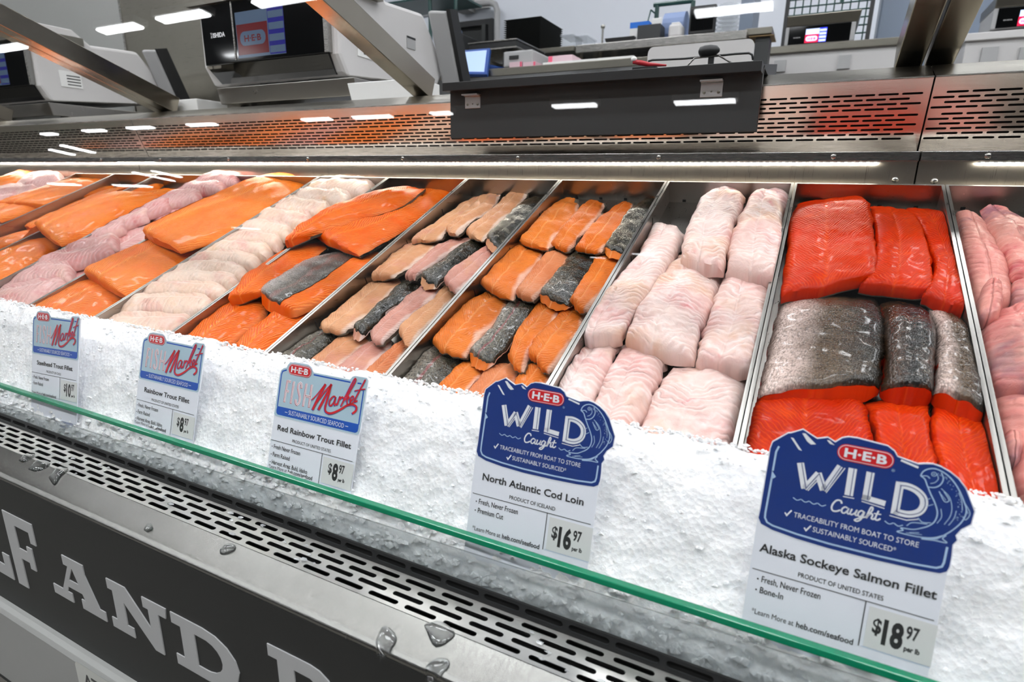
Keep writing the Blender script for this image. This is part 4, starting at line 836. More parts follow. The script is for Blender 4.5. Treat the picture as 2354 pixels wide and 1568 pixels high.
# ------------------------------------------------------------------ printed price cards
_tc = {}
def glyphs(s, bold=0., shear=0.):
    key = (s, bold, shear)
    if key not in _tc:
        cu = bpy.data.curves.new('t', 'FONT'); cu.body = s; cu.size = 1; cu.offset = bold; cu.shear = shear; cu.resolution_u = 3; cu.fill_mode = 'FRONT'
        ob = bpy.data.objects.new('t', cu); COL.objects.link(ob); dg = bpy.context.evaluated_depsgraph_get()
        me = bpy.data.meshes.new_from_object(ob.evaluated_get(dg)); _tc[key] = ([(v.co.x, v.co.y) for v in me.vertices], [tuple(p.vertices) for p in me.polygons])
        bpy.data.objects.remove(ob); bpy.data.curves.remove(cu); bpy.data.meshes.remove(me)
    return _tc[key]
CAPH = max(v[1] for v in glyphs('H')[0])
class Print:
    def __init__(s, fr): s.fr = fr; s.lay = {}
    def put(s, part, mat, layer, vs, fs):
        mb = s.lay.setdefault((part, mat), MB()); o, ex, ez, n = s.fr
        mb.add([o + ex * (x * .001) + ez * (y * .001) + n * (.00012 * layer) for x, y in vs], fs)
    def poly(s, part, mat, layer, pts, holes=()):
        tri = tessellate_polygon([[Vector((p[0], p[1], 0)) for p in pts]] + [[Vector((p[0], p[1], 0)) for p in h] for h in holes])
        s.put(part, mat, layer, list(pts) + [p for h in holes for p in h], [tuple(t) for t in tri])
    def rect(s, part, mat, layer, x0, y0, x1, y1): s.put(part, mat, layer, [(x0, y0), (x1, y0), (x1, y1), (x0, y1)], [(0, 1, 2, 3)])
    def rrect(s, part, mat, layer, x0, y0, x1, y1, r):
        pts = []
        for cx, cy, a0 in ((x1 - r, y0 + r, -90), (x1 - r, y1 - r, 0), (x0 + r, y1 - r, 90), (x0 + r, y0 + r, 180)):
            pts += [(cx + r * math.cos(R(a0 + 15 * k)), cy + r * math.sin(R(a0 + 15 * k))) for k in range(7)]
        s.poly(part, mat, layer, pts)
    def text(s, part, mat, layer, st, x0, x1, y, cap, bold=0., shear=0., tilt=0.):
        vs, fs = glyphs(st, bold, shear); a, b = min(v[0] for v in vs), max(v[0] for v in vs); k = (x1 - x0) / (b - a); q = cap / CAPH
        s.put(part, mat, layer, [(x0 + (v[0] - a) * k, y + v[1] * q + (v[0] - a) * k * tilt) for v in vs], fs)
    def stroke(s, part, mat, layer, pts, w, smooth=True, n=None, taper=0):
        p = smoothpath([(x, y, 0) for x, y in pts], n or 8 * len(pts)) if smooth and len(pts) > 2 else [Vector((x, y, 0)) for x, y in pts]
        vs = []; m = len(p)
        for i in range(m):
            d = (p[min(i + 1, m - 1)] - p[max(i - 1, 0)]); d = d.normalized() if d.length > 1e-9 else Vector((1, 0, 0))
            ww = w * (1 - taper * abs(2 * i / (m - 1) - 1)) if m > 1 else w
            if not smooth and 0 < i < m - 1:
                d1 = (p[i] - p[i - 1]).normalized(); d2 = (p[i + 1] - p[i]).normalized(); d = (d1 + d2).normalized(); ww = w / max(.45, d.dot(d1))
            nn = Vector((-d.y, d.x, 0)) * ww / 2; vs += [(p[i] + nn)[:2], (p[i] - nn)[:2]]
        s.put(part, mat, layer, vs, [(2 * i, 2 * i + 1, 2 * i + 3, 2 * i + 2) for i in range(m - 1)])
    def build(s, parent):
        for (part, mat), mb in s.lay.items(): mb.build(part, mat, parent, fix=False)
def frame(o, yaw, lean, roll):
    ex = Vector((math.cos(yaw), math.sin(yaw), 0)); up = Vector((0, 0, 1)); n = ex.cross(up); ez = up * math.cos(lean) - n * math.sin(lean)
    ex, ez = ex * math.cos(roll) + ez * math.sin(roll), ez * math.cos(roll) - ex * math.sin(roll); return Vector(o), ex, ez, ex.cross(ez)
def extrude(fr, pts, d0, d1, name, mat, parent):
    o, ex, ez, n = fr; k = len(pts); f = [o + ex * (x * .001) + ez * (y * .001) + n * d1 for x, y in pts]; b = [o + ex * (x * .001) + ez * (y * .001) + n * d0 for x, y in pts]
    tri = tessellate_polygon([[Vector((p[0], p[1], 0)) for p in pts]])
    MB().add(f + b, [tuple(t) for t in tri] + [tuple(k + i for i in reversed(t)) for t in tri] + [(i, (i + 1) % k, k + (i + 1) % k, k + i) for i in range(k)]).build(name, mat, parent)
def grow(pts, d):
    out = []; n = len(pts); area = sum(pts[i][0] * pts[(i + 1) % n][1] - pts[(i + 1) % n][0] * pts[i][1] for i in range(n)); sg = 1 if area > 0 else -1
    for i in range(n):
        a, b, c = Vector(pts[i - 1]), Vector(pts[i]), Vector(pts[(i + 1) % n]); e = ((b - a).normalized() + (c - b).normalized()).normalized(); out.append((b.x + e.y * d * sg, b.y - e.x * d * sg))
    return out
def pill(P, x0, y0, x1, y1, tx0, tx1, cap):
    h = (y1 - y0) / 2
    P.rrect('logo_pill', 'red', 5, x0, y0, x1, y1, h * .98); P.rrect('logo_ring', 'pwhite', 6, x0 + .7, y0 + .7, x1 - .7, y1 - .7, h * .98 - .7); P.rrect('logo_field', 'red', 7, x0 + 1.2, y0 + 1.2, x1 - 1.2, y1 - 1.2, h * .98 - 1.2)
    P.text('logo_letters', 'pwhite', 8, 'H\u00b7E\u00b7B', tx0, tx1, (y0 + y1) / 2 - cap / 2, cap, .035)
def body(P, title, tcap, origin, bullets, price, d, yb):     # d: vertical layout of the card text
    P.text('card_print', 'ink', 2, title[0], title[1], title[2], d['title'], tcap, .018)
    P.text('card_print', 'ink', 2, origin[0], origin[1], origin[2], d['prod'], d['pcap'], .004)
    P.rect('card_print', 'ink', 2, d['l'], d['div'] - .3, d['r'], d['div'] + .3); P.rect('card_print', 'ink', 2, d['vx'] - .35, d['vb'], d['vx'] + .35, d['div'])
    for k, (b, x1) in enumerate(bullets):
        y = d['bul'] - k * d['step']; P.rrect('card_print', 'ink', 2, d['bx'] - 3.6, y + 1.2, d['bx'] - 2.2, y + 2.6, .69); P.text('card_print', 'ink', 2, b, d['bx'], x1, y, d['bcap'], .008)
    P.text('card_print', 'ink', 2, '*Learn More at', d['lx'], d['lx'] + 32, d['learn'], d['bcap'] * .86, 0); P.text('card_print', 'ink', 2, 'heb.com/seafood', d['lx'] + 34, d['lx'] + 74.5, d['learn'], d['bcap'] * .9, .016)
    x0 = d['px']; P.rect('price_patch', 'pricebox', 1.5, d['vx'] + 3, yb, d['r'] + 3, d['div'] - 3)
    P.rect('card_print', 'iceblue', 2, d['vx'] + 2, yb - .8, d['r'] + 3, yb - .5)
    P.text('card_print', 'ink', 2, '$', x0, x0 + 6, d['py'] + 6.5, 11, .03); w = 13.5 if len(price) > 1 else 8.5
    P.text('card_print', 'ink', 2, price, x0 + 7, x0 + 7 + w, d['py'], 18, .045); P.text('card_print', 'ink', 2, '97', x0 + 8.2 + w, x0 + 16.5 + w, d['py'] + 9.5, 9.5, .03); P.text('card_print', 'ink', 2, 'per lb', x0 + 8.4 + w, x0 + 18.5 + w, d['py'] - .3, 3.8, .04)
HEAD = [(.7, 110.4), (1.2, 118.9), (1.6, 169.7), (2.6, 175.4), (12.9, 184.9), (14.8, 185.3), (22.9, 190.0), (33.7, 184.8), (41.1, 187.4), (46.6, 184.8), (51, 189.2), (55, 190.8), (60.7, 191.2), (81.2, 189.5), (85.8, 186.7), (88.4, 182.9), (102.1, 180.2), (106.1, 181.5), (111, 182.4), (115.9, 181.6), (122, 179), (127.4, 175.3), (132.5, 169.5), (135.8, 162.9), (139.9, 154.3), (139.3, 144.5), (134.3, 139.5), (131.7, 133.9), (133.1, 130.6), (131, 126.6), (131.6, 118), (131.6, 110), (130.6, 105.8), (126.7, 103.2), (110, 101.6), (87.0, 100.6), (54.0, 100.2), (30.6, 101.2), (12.3, 103.2), (3.2, 106)]
def wild(pose, name_lab, title, origin, bullets, price):
    fr = frame(*pose); t = thing('price_card', name_lab, 'price card', fr[0] + fr[1] * .065 - fr[2] * .012, 'price cards standing in the ice')
    card = [(0, -12), (131, -12), (131, 112), (128, 140), (3, 140), (0, 112)]
    extrude(fr, card, -.0011, -.0002, 'card', 'card', t); extrude(fr, grow(HEAD, .8), -.0016, .00005, 'header_backing', 'card', t)
    P = Print(fr)
    P.poly('header_panel', 'navy', 1.5, HEAD)
    ln = 'header_line_art'; Lb = 'iceblue'
    P.stroke(ln, Lb, 3, [(7.5, 173), (6, 168), (5.8, 152)], 1.5, False); P.poly(ln, Lb, 3, [(5.2, 152), (8.8, 147.5), (5.2, 144)]); P.stroke(ln, Lb, 3, [(5.8, 146), (5.2, 116), (5.4, 112), (7.5, 108.5), (12, 106.9), (30.6, 105), (54, 104), (87, 104.3), (110, 105.2), (124, 106.6), (127.2, 108.6), (128, 112), (128.2, 124)], 1.5, False)
    P.poly(ln, 'pwhite', 3, [(15, 182), (17, 182), (24.5, 173), (22, 173.5)]); P.poly(ln, 'pwhite', 3, [(22.6, 187.2), (25, 187.6), (33.5, 180.5), (30, 179.5), (27, 181.5)]); P.poly(ln, 'pwhite', 3, [(40.5, 185.6), (42.6, 185.6), (46.5, 182.6), (43, 183)])
    P.stroke(ln, 'pwhite', 3, [(91, 181), (102.5, 178)], 1.6, False)
    pill(P, 48.8, 172.2, 87, 185.4, 53.8, 82.4, 6.6); P.text('logo_letters', 'iceblue', 3, '\u00ae', 86.2, 88.4, 171, 2)
    # WILD, block letters with an inline
    wl_ = 'header_letters'
    def block(pts, w=5.2):
        P.stroke(wl_, 'pwhite', 3, pts, w, False); P.stroke('letter_inline', 'navy', 4, [(x + .9, y) for x, y in pts], .55, False)
    def shade(pts): P.stroke(wl_, 'pwhite', 3, pts, .7, False)
    block([(24.8, 163.2), (30.8, 143.2)]); block([(30.4, 143.2), (38.4, 158)], 4.2); block([(38.2, 158), (44, 145.3)]); block([(43.6, 145.3), (52.4, 167.2)], 4.2); shade([(33.2, 142.2), (39.4, 153)]); shade([(46, 143.8), (56, 166.4)])
    block([(61.2, 167.4), (61.4, 145.6)], 5.8); shade([(57.8, 143.9), (65.4, 144.2)])
    block([(73.2, 167.2), (73.2, 145.2)], 5.4); P.stroke(wl_, 'pwhite', 3, [(70.5, 147), (86, 145.6)], 4.2, False); shade([(70.6, 143.4), (86, 141.8)])
    dd = [(92.4, 162), (98, 162.4), (104, 160.6), (108.6, 156.4), (109.8, 150.6), (107.6, 145), (102, 141.6), (96, 141.2), (92.4, 141.8)]
    P.stroke(wl_, 'pwhite', 3, dd, 5, True, 40); P.stroke(wl_, 'pwhite', 3, [(93, 164.4), (93, 139.3)], 5.4, False); P.stroke('letter_inline', 'navy', 4, [(x + .8, y) for x, y in dd], .55, True, 40); P.stroke('letter_inline', 'navy', 4, [(93.8, 162), (93.8, 142)], .55, False); shade([(90, 137.4), (101, 136.8), (108, 139.5)])
    # script word
    cg = 'script_word'
    for st, w in (([(57.8, 138), (56.8, 140), (54.2, 139.8), (52, 136.6), (51.4, 133), (52.6, 130.9), (55, 131.1), (57.6, 132.8)], 1.1), ([(62.2, 135.6), (60.4, 136), (58.6, 134), (58.8, 131.4), (60.6, 131.2), (62.6, 134), (63, 135.6), (62.4, 132.2), (63.4, 131.2), (64.6, 132.4)], 1.), ([(65.2, 135.8), (64.4, 132.4), (65.4, 131.2), (67.6, 133.2), (68.6, 135.8), (67.8, 132.4), (68.8, 131.4), (70, 132.6)], 1.),
                  ([(73, 135.6), (71.4, 136), (69.8, 134), (70, 131.6), (71.8, 131.6), (73.6, 135.6), (72.4, 130), (70, 127.2), (68, 127.6), (70.4, 129.6), (75, 132)], 1.), ([(75, 132), (78, 137), (78.6, 140), (77.4, 140.4), (76.2, 136), (75.4, 131.4), (76.6, 134), (78.4, 135.6), (79.2, 134.6), (78.8, 132), (80, 131.6), (81, 132.8)], 1.), ([(82.6, 139), (81.4, 134), (81.6, 131.8), (83, 131.8), (84.6, 133.4)], 1.), ([(79.8, 136.2), (84.6, 136.6)], .8)):
        P.stroke(cg, 'pwhite', 3, st, w * 1.15, True)
    for x0, n, y in ((23.5, 4, 134), (87.5, 2, 132.4)):
        for k in range(n): P.stroke(ln, Lb, 3, [(x0 + k * 6, y), (x0 + k * 6 + 3, y - 1.5), (x0 + k * 6 + 5.8, y)], .7)
    for x, y in ((19.4, 120.2), (34.8, 111.8)): P.stroke(ln, 'pwhite', 3, [(x, y), (x + 1.6, y - 2), (x + 4.6, y + 3)], 1.1, False)
    P.text(wl_, 'pwhite', 3, 'TRACEABILITY FROM BOAT TO STORE', 26, 111.2, 118.3, 4.1, 0); P.text(wl_, 'pwhite', 3, 'SUSTAINABLY SOURCED*', 41, 97.8, 110.2, 4.1, 0)
    # leaping fish emblem
    em = 'fish_emblem'
    for st, w in (([(104.7, 172.3), (106, 176), (109.5, 178.8), (114.2, 179.4), (121, 176.4), (127.6, 169.5), (133.2, 159.5), (135.4, 152.6), (133.8, 144.7), (129.6, 137.5), (125, 132)], .9), ([(104.7, 172.3), (107.6, 170.4), (109.6, 166.4), (112.6, 160.6), (116.6, 153.5), (118.8, 147), (118, 140.6), (114.6, 136), (110, 133)], .9),
                  ([(104.9, 172.2), (108.6, 173), (110.6, 171.6)], .7), ([(116.8, 177.6), (118.6, 173.4), (117.6, 168.8), (114.6, 165.8), (110.6, 165)], .8), ([(114.4, 176), (115.6, 172.6), (114, 169.4), (111.4, 168)], .5), ([(118.4, 166), (124, 161), (126.6, 154), (126.6, 147), (124, 140)], .5),
                  ([(117.4, 163.6), (121.6, 157), (124.2, 158.6), (120.4, 164)], .6), ([(119, 161.6), (122.4, 158)], .4), ([(133.6, 159), (137.6, 152.4), (136, 147), (133.6, 149)], .6), ([(134.6, 156), (136.6, 151.6)], .4), ([(125, 132), (118, 128), (108, 126.2), (96.6, 126.4), (100, 128.6), (98.4, 130), (106, 131), (112, 134)], .8), ([(104, 128), (110, 129.6)], .5), ([(102, 127.2), (112, 128.6)], .4),
                  ([(125, 132), (121, 128.6), (112, 125.6), (120, 126.6), (127.4, 127), (124.6, 129.4), (126.4, 132.4)], .8), ([(116, 126.6), (122, 128)], .4), ([(113, 157), (109.6, 154), (111, 150.6), (115.4, 153)], .5), ([(116, 139), (111, 138), (107.6, 140.6)], .6), ([(114, 137.4), (105, 136), (101.6, 132.6)], .6), ([(129, 165.6), (131.6, 160), (133, 153)], .5), ([(120.4, 151), (121.6, 145), (119.6, 139.6)], .5), ([(129.6, 152), (129, 146), (126.6, 140)], .5)):
        P.stroke(em, Lb, 3, st, w, True)
    for cx_, cy_, r_ in ((112.6, 175.4, 1.5),): P.stroke(em, Lb, 3, [(cx_ + r_ * math.cos(R(a)), cy_ + r_ * math.sin(R(a))) for a in range(0, 390, 30)], .45)
    P.rrect(em, Lb, 3, 112.1, 174.9, 113.1, 175.9, .49)
    rn = random.Random(4)
    for k in range(34):
        f = rn.random(); q = smoothpath([(116, 177, 0), (122, 174, 0), (127, 168, 0), (131.4, 160, 0), (133.4, 152, 0), (131.6, 145, 0)], 40)[int(f * 39)]; x, y = q.x - rn.uniform(.3, 3), q.y - rn.uniform(0, 1.6); P.rect(em, Lb, 3, x, y, x + .5, y + .5)
    body(P, title, 6.9, origin, bullets, price, dict(title=83, prod=70.8, pcap=3.7, div=67, l=2, r=128.5, vx=84.6, vb=30.5, bul=57.6, step=9.4, bx=10.2, bcap=5.2, lx=6.4, learn=29.4, px=91.5, py=38), 31.5)
    P.build(t)
    extrude(fr, [(58, -34), (116, -34), (116, 24), (58, 24)], -.0036, -.0022, 'holder', 'acrylic', t)
HEAD2 = [(-2, 90), (-1.4, 97), (-1.2, 140.2), (.4, 146), (4, 148.6), (8.9, 150.2), (10.5, 154), (13.5, 157), (21.3, 158.6), (43.8, 158.8), (49, 156.6), (52, 153), (54.5, 150.6), (112, 150.4), (115.5, 154.4), (119, 155.9), (136.5, 156.2), (138.4, 153.7), (137.4, 120), (136.6, 94), (135.6, 90.4), (132.6, 88.6), (2, 87.6), (-.6, 88.2)]
def market(pose, name_lab, title, origin, bullets, price):
    fr = frame(*pose); t = thing('price_card', name_lab, 'price card', fr[0] + fr[1] * .066 - fr[2] * .012, 'price cards standing in the ice')
    extrude(fr, [(-3, -12), (135, -12), (136, 92), (132, 120), (3, 120), (-2, 92)], -.0011, -.0002, 'card', 'card', t); extrude(fr, grow(HEAD2, .7), -.0016, .00005, 'header_backing', 'card', t)
    P = Print(fr); hl = 'header_lines'; wl_ = 'header_letters'
    P.poly('header_panel', 'paleblue', 1.5, HEAD2)
    P.poly('header_band', 'blue', 2.5, [(1.6, 100.4), (134, 101.4), (134.2, 96), (133.4, 92.6), (130.4, 90.6), (4, 89.8), (1.6, 91.8), (1, 95)])
    P.stroke(hl, 'blue', 2.5, [(1.8, 100), (1.6, 141), (3, 145), (9.6, 147.6)], 1.7, False); P.stroke(hl, 'blue', 2.5, [(55, 148.2), (113.5, 147.8)], 1.7, False); P.stroke(hl, 'blue', 2.5, [(124, 148.4), (130, 148.6)], 1.7, False); P.stroke(hl, 'blue', 2.5, [(134.4, 141), (133.8, 101)], 1.7, False)
    pill(P, 12.5, 143, 51.3, 156.6, 17.5, 46.2, 6.8)
    for dx, dy, mt, ly, w in ((-.75, -.55, 'red', 3, 3.1), (0, 0, 'pwhite', 4, 3.1), (0, 0, 'red', 5, .5)):
        for st in ([(14.2, 135.4), (13.2, 107.6)], [(14.2, 134.2), (19.6, 134.4)], [(13.8, 121.6), (18.4, 121.8)], [(25.2, 135.4), (24.4, 107.6)], [(46.2, 136), (45.4, 107.6)], [(55.2, 136), (54.8, 107.8)], [(46, 121), (55, 121)]):
            P.stroke(wl_, mt, ly, [(x + dx, y + dy) for x, y in st], w, False)
        P.stroke(wl_, mt, ly, [(x + dx, y + dy) for x, y in [(38.6, 129), (38.4, 133), (36, 135.2), (33.4, 133.4), (33, 128.6), (35.4, 123.4), (38, 118), (38, 111.4), (35.4, 108.2), (32.6, 109.8), (32, 114)]], w, True)
    for dx, dy, mt, ly, kx in ((-.9, -.7, 'blue', 7, 1.), (0, 0, 'red', 8, 1.)):
        for st, w in (([(57.6, 117.6), (60.4, 120), (66, 126.4), (75.8, 139.8)], 1.5), ([(76.4, 140), (68, 122), (61.2, 105.8)], 3.2), ([(66.6, 116), (76, 130), (85.6, 141.4)], 1.8), ([(85.8, 141.4), (79, 126), (70.4, 107.6)], 3.2), ([(85.2, 140.2), (82.6, 124), (80.6, 113), (82.4, 107.6), (88.6, 106.4), (96, 109), (104.6, 114), (113, 120), (120.6, 122.6), (127, 121.4), (127.6, 116.6), (122.8, 112)], 2.6),
                      ([(94.4, 127.4), (90.4, 127), (86.4, 121.6), (86.6, 116.6), (89.4, 116), (93, 120.6), (95, 127), (94, 120.6), (95, 117.6), (97.8, 119.6)], 1.9), ([(98.4, 118), (101, 128.4), (102, 126), (104.6, 128.8), (107, 127.6)], 1.9), ([(104.4, 117.6), (111, 134), (117.6, 149), (120.4, 153.4), (121.2, 150.6), (117.6, 143), (111.4, 130)], 1.8), ([(108.6, 125.4), (113.4, 130.6), (115, 129.6), (112.6, 126.6), (113.4, 122.6), (116, 121.8), (119, 126)], 1.7),
                      ([(117.4, 126.6), (121, 128.4), (121.8, 131.4), (119.4, 132.2), (117.2, 128.4), (117.8, 124.2), (120.4, 123.6), (124.4, 128)], 1.7), ([(135.6, 154.4), (129.4, 141), (124.6, 130), (125, 126.6), (128, 128.4)], 1.9), ([(122, 139), (130, 141.6), (137, 143.6)], 1.3)):
            P.stroke('script_word', mt, ly, [(x + dx, y + dy) for x, y in st], w, True)
    P.stroke(wl_, 'pwhite', 4, [(16, 95.1), (20.6, 95.1)], .7, False); P.stroke(wl_, 'pwhite', 4, [(114.4, 95.8), (119, 95.8)], .7, False); P.text(wl_, 'pwhite', 4, 'SUSTAINABLY SOURCED SEAFOOD', 22.4, 112.4, 92.9, 5.4, 0)
    body(P, title, 6.6, origin, bullets, price, dict(title=70.8, prod=60.3, pcap=3.6, div=56.8, l=-1.5, r=132, vx=85, vb=20.5, bul=47, step=9.9, bx=4.8, bcap=5.2, lx=0, learn=21.6, px=97, py=30), 22.5)
    P.build(t)
    extrude(fr, [(58, -36), (118, -36), (118, 18), (58, 18)], -.0036, -.0022, 'holder', 'acrylic', t)
wild(((-.0095, .455, -.375), 0, R(12), R(-.5)), 'blue-headed white price card for Alaska sockeye salmon, rightmost in the ice', ('Alaska Sockeye Salmon Fillet', 5, 127.6), ('PRODUCT OF UNITED STATES', 36, 95.4), [('Fresh, Never Frozen', 54), ('Bone-In', 28)], '18')
wild(((-.2782, .4485, -.3755), .0429, .2374, -.0122), 'blue-headed white price card for North Atlantic cod loin, second from right', ('North Atlantic Cod Loin', 11, 119), ('PRODUCT OF ICELAND', 43, 92), [('Fresh, Never Frozen', 54), ('Premium Cut', 39)], '16')
market(((-.575, .455, -.375), 0, R(16.5), R(.6)), 'pale blue headed price card for red rainbow trout fillet, middle of the five', ('Red Rainbow Trout Fillet', 7, 127), ('PRODUCT OF UNITED STATES', 34.5, 97.4), [('Fresh Never Frozen', 50), ('Farm Raised', 34), ('Harvest Area: Buhl, Idaho', 65)], '8')
market(((-.8567, .4581, -.3739), -.0204, .2627, .0151), 'pale blue headed price card for rainbow trout fillet, second from left', ('Rainbow Trout Fillet', 15, 119), ('PRODUCT OF UNITED STATES', 34.5, 97.4), [('Fresh, Never Frozen', 52), ('Farm Raised', 34), ('Harvest Area: Buhl, Idaho', 65)], '8')
market(((-1.115, .4482, -.3707), -.019, .2096, .0563), 'pale blue headed price card for steelhead trout fillet, leftmost in the ice', ('Steelhead Trout Fillet', 14, 121), ('PRODUCT OF CHILE', 44, 88), [('Fresh, Never Frozen', 52), ('Farm Raised', 34)], '10')
# notice sticker on the grey lower panel
def notice():
    fr = (Vector((-.812, .3124, -.80)), Vector((1, 0, 0)), Vector((0, 0, 1)), Vector((0, -1, 0)))
    t = thing('notice_sticker', 'pale rounded notice sticker with black capitals on the grey lower panel', 'sticker', fr[0] + Vector((.08, 0, .035)))
    P = Print(fr); P.rrect('label', 'sticker', 1, 0, 28, 190, 168, 9); P.text('notice_print', 'ink', 2, 'ATTENTION', 16, 172, 134, 20, .03); P.build(t)
notice()
# ------------------------------------------------------------------ on the rear ledge
bx = thing('hinged_box', 'black hinged bin with overhanging lid hung on the rear ledge', 'box', (-.416, 1.18, .19))
MB().hexa([(-.7235, 1.128, .0885), (-.1065, 1.128, .0885), (-.1065, 1.1405, .0885), (-.7235, 1.1405, .0885), (-.7235, 1.128, .1905), (-.1065, 1.128, .1905), (-.1065, 1.1405, .1905), (-.7235, 1.1405, .1905)]).build('front_flap', 'black_matte', bx, bevel=.0008)
MB().box(-.7235, -.1065, 1.1405, 1.40, .1905, .1945).build('shelf_board', 'black_matte', bx)
MB().box(-.7245, -.1075, 1.1, 1.135, .1795, .1955).build('lid_lip', 'black', bx, bevel=.0008)
LZ = lambda y: .1955 + (y - 1.135) * .165
MB().hexa([(-.7245, 1.135, .1945), (-.1075, 1.135, .1945), (-.1075, 1.40, .1945), (-.7245, 1.40, .1945), (-.7245, 1.135, LZ(1.135)), (-.1075, 1.135, LZ(1.135)), (-.1075, 1.40, LZ(1.40)), (-.7245, 1.40, LZ(1.40))]).build('lid', 'black', bx)
for x in (-.667, -.187):
    hg = MB().box(x - .0185, x + .0185, 1.1262, 1.1282, .147, .171).build('hinge', 'chrome', bx, bevel=.0006)
    MB().box(x - .0185, x + .0185, 1.112, 1.1282, .171, .1735).build('hinge_leaf', 'chrome', hg)
    MB().tube([(x - .0185, 1.1255, .1712), (x + .0185, 1.1255, .1712)], .0022, 8).build('hinge_knuckle', 'steel', hg)
    for k in (-.012, 0, .012):
        MB().lathe((x + k, 1.1262, .1545 + (0 if k else .001)), [(.0028 if k else .0015, 0), (.0026 if k else .0012, .0009), (.001, .0013)], 10, 'y').build('hinge_screw', 'steel_dark', hg)

def big_scale(label):
    t = thing('label_scale', label, 'scale', (-1.47, 1.5, .19))
    prof = [(1.345, .47), (1.343, .332), (1.372, .281), (1.83, .318), (1.86, .36), (1.86, .396), (1.75, .525), (1.56, .515), (1.50, .56), (1.36, .56)]
    MB().prism(prof, -1.78, -1.222).build('body', 'lightgrey', t, bevel=.012)
    # glossy black front with a bevelled lower part
    f = MB(); f.hexa([(-1.752, 1.330, .333), (-1.25, 1.330, .333), (-1.25, 1.345, .333), (-1.752, 1.345, .333), (-1.752, 1.330, .50), (-1.25, 1.330, .50), (-1.25, 1.345, .50), (-1.752, 1.345, .50)])
    f.build('display_window', 'gloss_black', t, bevel=.003)
    MB().hexa([(-1.73, 1.366, .284), (-1.255, 1.366, .284), (-1.255, 1.376, .286), (-1.73, 1.376, .286), (-1.752, 1.333, .332), (-1.25, 1.333, .332), (-1.25, 1.346, .333), (-1.752, 1.346, .333)]).build('lower_window', 'gloss_black', t)
    MB().box(-1.256, -1.242, 1.327, 1.345, .335, .50).build('chrome_trim', 'steel', t)
    MB().box(-1.615, -1.609, 1.3285, 1.331, .34, .50).build('chrome_divider', 'steel', t)
    MB().box(-1.80, -1.2, 1.32, 1.52, .50, .53).build('upper_hood', 'steel_dark', t)
    fr = (Vector((-1.75, 1.3297, .33)), Vector((1, 0, 0)), Vector((0, 0, 1)), Vector((0, -1, 0))); P = Print(fr)
    P.text('maker_name', 'pwhite', 1, 'ISHIDA', 46, 100, 79, 12, .03); P.stroke('maker_name', 'pwhite', 1, [(37, 78), (39.5, 85), (42, 78)], 1.4, False); P.rrect('maker_name', 'pwhite', 1, 38, 87, 41, 90, 1.4); P.stroke('maker_name', 'pwhite', 1, [(36, 92), (43, 92)], 1.2, False)
    X0 = 150; P.rect('screen_pale', 'scr_light', 1, X0, 14, X0 + 197, 137)
    P.rect('screen_red', 'scr_red', 2, X0 + 2, 22, X0 + 130, 104); P.rect('screen_blue', 'scr_blue', 2, X0 + 133, 16, X0 + 197, 136)
    for k in range(4): P.rect('screen_button', 'scr_light', 3, X0 + 135, 20 + k * 30, X0 + 195, 38 + k * 30)
    P.rrect('screen_pill', 'scr_light', 3, X0 + 14, 46, X0 + 120, 84, 18); P.text('screen_letters', 'scr_red', 4, 'H\u00b7E\u00b7B', X0 + 32, X0 + 102, 57, 16, .03)
    P.build(t)
    st = MB().hexa([(-1.72, 1.345, .222), (-1.165, 1.345, .222), (-1.165, 1.80, .222), (-1.72, 1.80, .222), (-1.72, 1.335, .268), (-1.165, 1.335, .268), (-1.165, 1.80, .268), (-1.72, 1.80, .268)]).build('stand_tray', 'rim', t, bevel=.002)
    for x in (-1.68, -1.2):
        for y in (1.40, 1.44): MB().lathe((x, y, .19), [(.012, 0), (.012, .03), (.01, .033)], 12).build('foot', 'black', t)
    MB().box(-1.60, -1.35, 1.40, 1.8, .266, .285).build('neck', 'black', t)
    # operator screen seen from its side
    MB().hexa([(-1.215, 1.85, .30), (-1.16, 1.88, .30), (-1.16, 1.93, .30), (-1.215, 1.90, .30), (-1.215, 1.76, .535), (-1.16, 1.79, .535), (-1.16, 1.83, .54), (-1.215, 1.80, .54)]).build('operator_screen', 'grey', t, bevel=.008)
    MB().hexa([(-1.16, 1.885, .295), (-1.148, 1.89, .295), (-1.148, 1.945, .295), (-1.16, 1.94, .295), (-1.16, 1.79, .54), (-1.148, 1.795, .54), (-1.148, 1.84, .55), (-1.16, 1.835, .55)]).build('screen_bezel', 'black', t)
    MB().box(-1.2216, -1.2195, 1.42, 1.50, .34, .40).build('rating_plate', 'white', t); 
    for k in range(4): MB().box(-1.2196, -1.2192, 1.445, 1.495, .348 + k * .011, .352 + k * .011).build('plate_line', 'ink', t)
    MB().box(-1.2226, -1.2195, 1.655, 1.70, .405, .44).build('grip_recess', 'grey', t); MB().box(-1.2198, -1.219, 1.655, 1.70, .434, .44).build('grip_shadow_strip', 'black', t)  # black strip stands in for shade under the recess's upper edge
    return t
s1 = big_scale('large grey label scale with glossy black customer display and chrome trim')
s2 = copy_tree(s1, (-1.52, 0, 0), 'grey label scale at the left picture edge behind the sloped support')
# low white cutting boards on the ledge
def board_block(label, x0, x1, y0, y1, z0, z1):
    o = MB().hexa([(x0, y0, z0), (x1, y0, z0), (x1, y1, z0), (x0, y1, z0), (x0 - .015, y0, z1), (x1 + .0, y0, z1), (x1, y1, z1), (x0 - .015, y1, z1)]).build('white_board', 'white', bevel=.002); tag(o, label, 'board', 'white plastic boards on the rear ledge')
board_block('white plastic board on the rear ledge right of the big scale', -1.135, -.93, 1.29, 1.40, .1905, .245)
board_block('white plastic board on the rear ledge left of the big scale', -1.88, -1.76, 1.29, 1.40, .1905, .235)

